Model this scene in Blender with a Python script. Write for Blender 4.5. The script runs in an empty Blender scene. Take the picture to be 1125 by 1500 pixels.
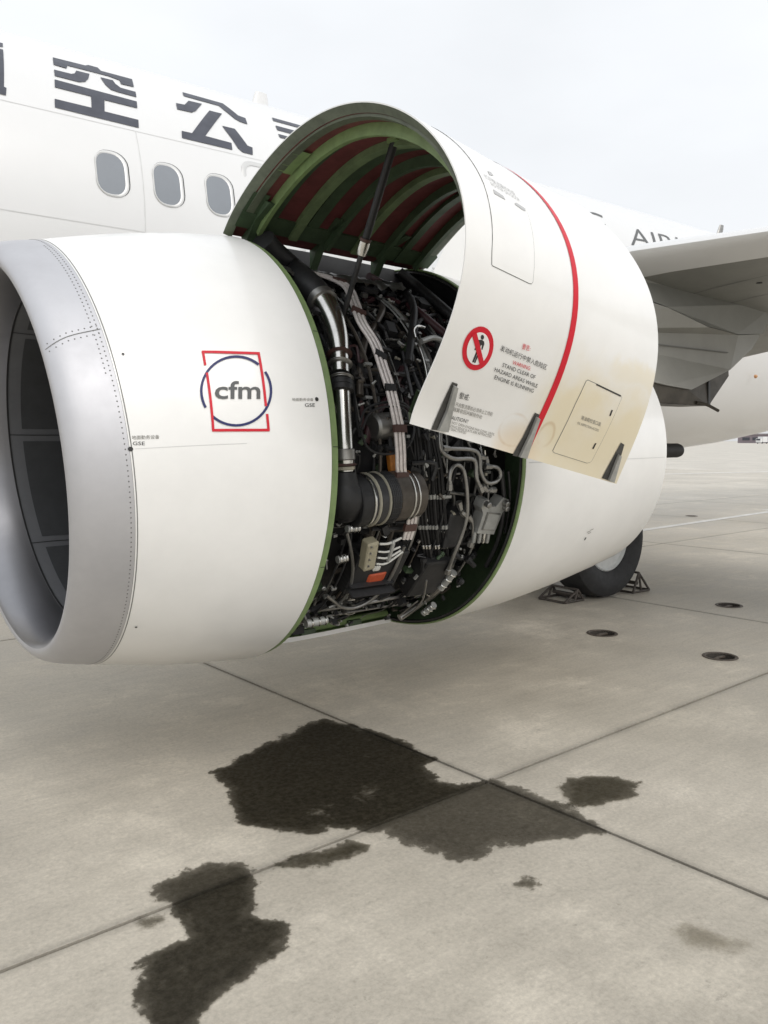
import bpy, bmesh, math, random
import numpy as np
from mathutils import Vector, Matrix
random.seed(7); rng=np.random.default_rng(7)
S=bpy.context.scene; COL=S.collection
# ---------------- camera
cd=bpy.data.cameras.new('camera'); cam=bpy.data.objects.new('camera',cd); COL.objects.link(cam); S.camera=cam
cam.location=(0,0,1.56)
cd.sensor_fit='VERTICAL'; cd.sensor_height=36; cd.lens=1220/1500*36; cd.clip_start=.05; cd.clip_end=5000
yaw=math.radians(51.65); pit=math.atan(105/1220)
fwd=Vector((math.cos(yaw)*math.cos(pit),math.sin(yaw)*math.cos(pit),-math.sin(pit)))
cam.rotation_euler=fwd.to_track_quat('-Z','Y').to_euler()
# ---------------- sky and sun (overcast)
SUN_EL,SUN_AZ=math.radians(42),math.radians(270)   # direction towards the sun, azimuth from +x towards +y
W=bpy.data.worlds.new('World'); S.world=W; W.use_nodes=True
nt=W.node_tree; nt.nodes.clear(); N=nt.nodes.new; Lk=nt.links.new
out=N('ShaderNodeOutputWorld'); bg=N('ShaderNodeBackground'); bg2=N('ShaderNodeBackground'); add=N('ShaderNodeAddShader')
sky=N('ShaderNodeTexSky'); sky.sky_type='NISHITA'; sky.sun_disc=False; sky.sun_elevation=SUN_EL
sky.sun_rotation=math.pi/2-SUN_AZ; sky.dust_density=4; sky.air_density=1
hs=N('ShaderNodeHueSaturation'); hs.inputs['Saturation'].default_value=.35; Lk(sky.outputs[0],hs.inputs['Color'])
bg.inputs['Strength'].default_value=.05; Lk(hs.outputs[0],bg.inputs['Color'])
tc=N('ShaderNodeTexCoord'); sx=N('ShaderNodeSeparateXYZ'); Lk(tc.outputs['Generated'],sx.inputs[0])
cr=N('ShaderNodeValToRGB'); cr.color_ramp.elements[0].position=0; cr.color_ramp.elements[1].position=1
cr.color_ramp.elements[0].color=(.73,.74,.75,1); cr.color_ramp.elements[1].color=(1.04,1.07,1.10,1)
Lk(sx.outputs['Z'],cr.inputs[0])
mp=N('ShaderNodeMapping'); mp.inputs['Scale'].default_value=(1.6,1.6,4); Lk(tc.outputs['Generated'],mp.inputs[0])
nz=N('ShaderNodeTexNoise'); nz.inputs['Scale'].default_value=1.3; nz.inputs['Detail'].default_value=5; Lk(mp.outputs[0],nz.inputs['Vector'])
r2=N('ShaderNodeMapRange'); r2.inputs['From Min'].default_value=.3; r2.inputs['From Max'].default_value=.7; r2.inputs['To Min'].default_value=.90; r2.inputs['To Max'].default_value=1.04
Lk(nz.outputs['Fac'],r2.inputs['Value']); Lk(r2.outputs[0],bg2.inputs['Strength']); Lk(cr.outputs[0],bg2.inputs['Color'])
Lk(bg.outputs[0],add.inputs[0]); Lk(bg2.outputs[0],add.inputs[1]); Lk(add.outputs[0],out.inputs['Surface'])
sd=bpy.data.lights.new('sun','SUN'); sd.energy=.62; sd.angle=math.radians(24); sd.color=(1,.965,.92)
sun=bpy.data.objects.new('sun',sd); COL.objects.link(sun); sun.location=(-6,-6,12)
sv=Vector((math.cos(SUN_AZ)*math.cos(SUN_EL),math.sin(SUN_AZ)*math.cos(SUN_EL),math.sin(SUN_EL)))
sun.rotation_euler=sv.to_track_quat('Z','Y').to_euler()
vs=S.view_settings; vs.view_transform='Standard'; vs.look='None'; vs.exposure=0; vs.gamma=1; vs.use_curve_mapping=False
S.render.engine='CYCLES'; S.cycles.max_bounces=6; S.cycles.use_denoising=True
# ---------------- surfaces (measured profiles)
ECY,ECZ=3.85,1.478
PS=[.94,.95,.985,1.05,1.15,1.3,1.5,1.7,1.93,2.5,3.1,3.6,4.0,4.4,4.63]
PR=[.845,.868,.893,.912,.930,.965,1.012,1.048,1.070,1.080,1.062,1.02,.965,.895,.85]
def sm(a,b,x):
    t=np.clip((x-a)/(b-a),0,1);return t*t*(3-2*t)
def nac(s,th,off=0.,R=None):
    s=np.asarray(s,float);th=np.asarray(th,float)
    r=(np.interp(s,PS,PR) if R is None else np.asarray(R,float))
    g=np.exp(-((th-np.radians(268))/np.radians(32))**2)
    r=r*(1-.055*g*sm(1.1,1.9,s))+off
    y=ECY+r*np.cos(th);z=ECZ+r*np.sin(th)
    x=s-.09*(z-ECZ)*(1-sm(1.2,1.93,s))
    return np.stack(np.broadcast_arrays(x,y,z),-1)
FCY,FCZ,FR=8.68,3.38,1.86
def fus(s,a,off=0.):
    s=np.asarray(s,float);a=np.asarray(a,float)/FR
    return np.stack(np.broadcast_arrays(s,FCY-(FR+off)*np.cos(a),FCZ+(FR+off)*np.sin(a)),-1)
DF=np.array([(3.723,2.56),(3.516,2.70),(3.285,2.811),(3.035,2.859),(2.829,2.869),(2.625,2.842),(2.439,2.761),(2.283,2.662),(2.152,2.551),(2.074,2.449),(2.037,2.349),(2.03,2.291),(2.048,2.114),(2.086,2.005),(2.188,1.827),(2.312,1.619)])
DA=np.array([(3.70,2.53),(3.566,2.599),(3.342,2.722),(3.08,2.805),(2.838,2.80),(2.578,2.65),(2.394,2.487),(2.289,2.39),(2.217,2.304),(2.169,2.195),(2.135,1.993),(2.158,1.757),(2.226,1.59),(2.329,1.361)])
def _pf(P):
    l=np.r_[0,np.cumsum(np.hypot(*np.diff(P,axis=0).T))];v=l/l[-1]
    w=np.ones(len(v));w[[0,-1]]=6
    return np.polyfit(v,P[:,0],6,w=w),np.polyfit(v,P[:,1],6,w=w)
_F,_A=_pf(DF),_pf(DA)
DX0,DL,DARC=1.95,1.25,2.74
def door0(u,v):
    u=np.asarray(u,float);v=np.asarray(v,float)
    y=(1-u)*np.polyval(_F[0],v)+u*np.polyval(_A[0],v)
    z=(1-u)*np.polyval(_F[1],v)+u*np.polyval(_A[1],v)
    b=.035*4*u*(1-u)*np.sin(np.pi*v)
    return np.stack(np.broadcast_arrays(DX0+DL*u,y,z),-1)
def door(u,v,off=0.):
    p=door0(u,v);e=1e-3
    du=door0(u+e,v)-door0(u-e,v);dv=door0(u,v+e)-door0(u,v-e)
    n=np.cross(dv,du);n/=np.linalg.norm(n,axis=-1,keepdims=True)
    return p+n*np.asarray(off)[...,None]
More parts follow.
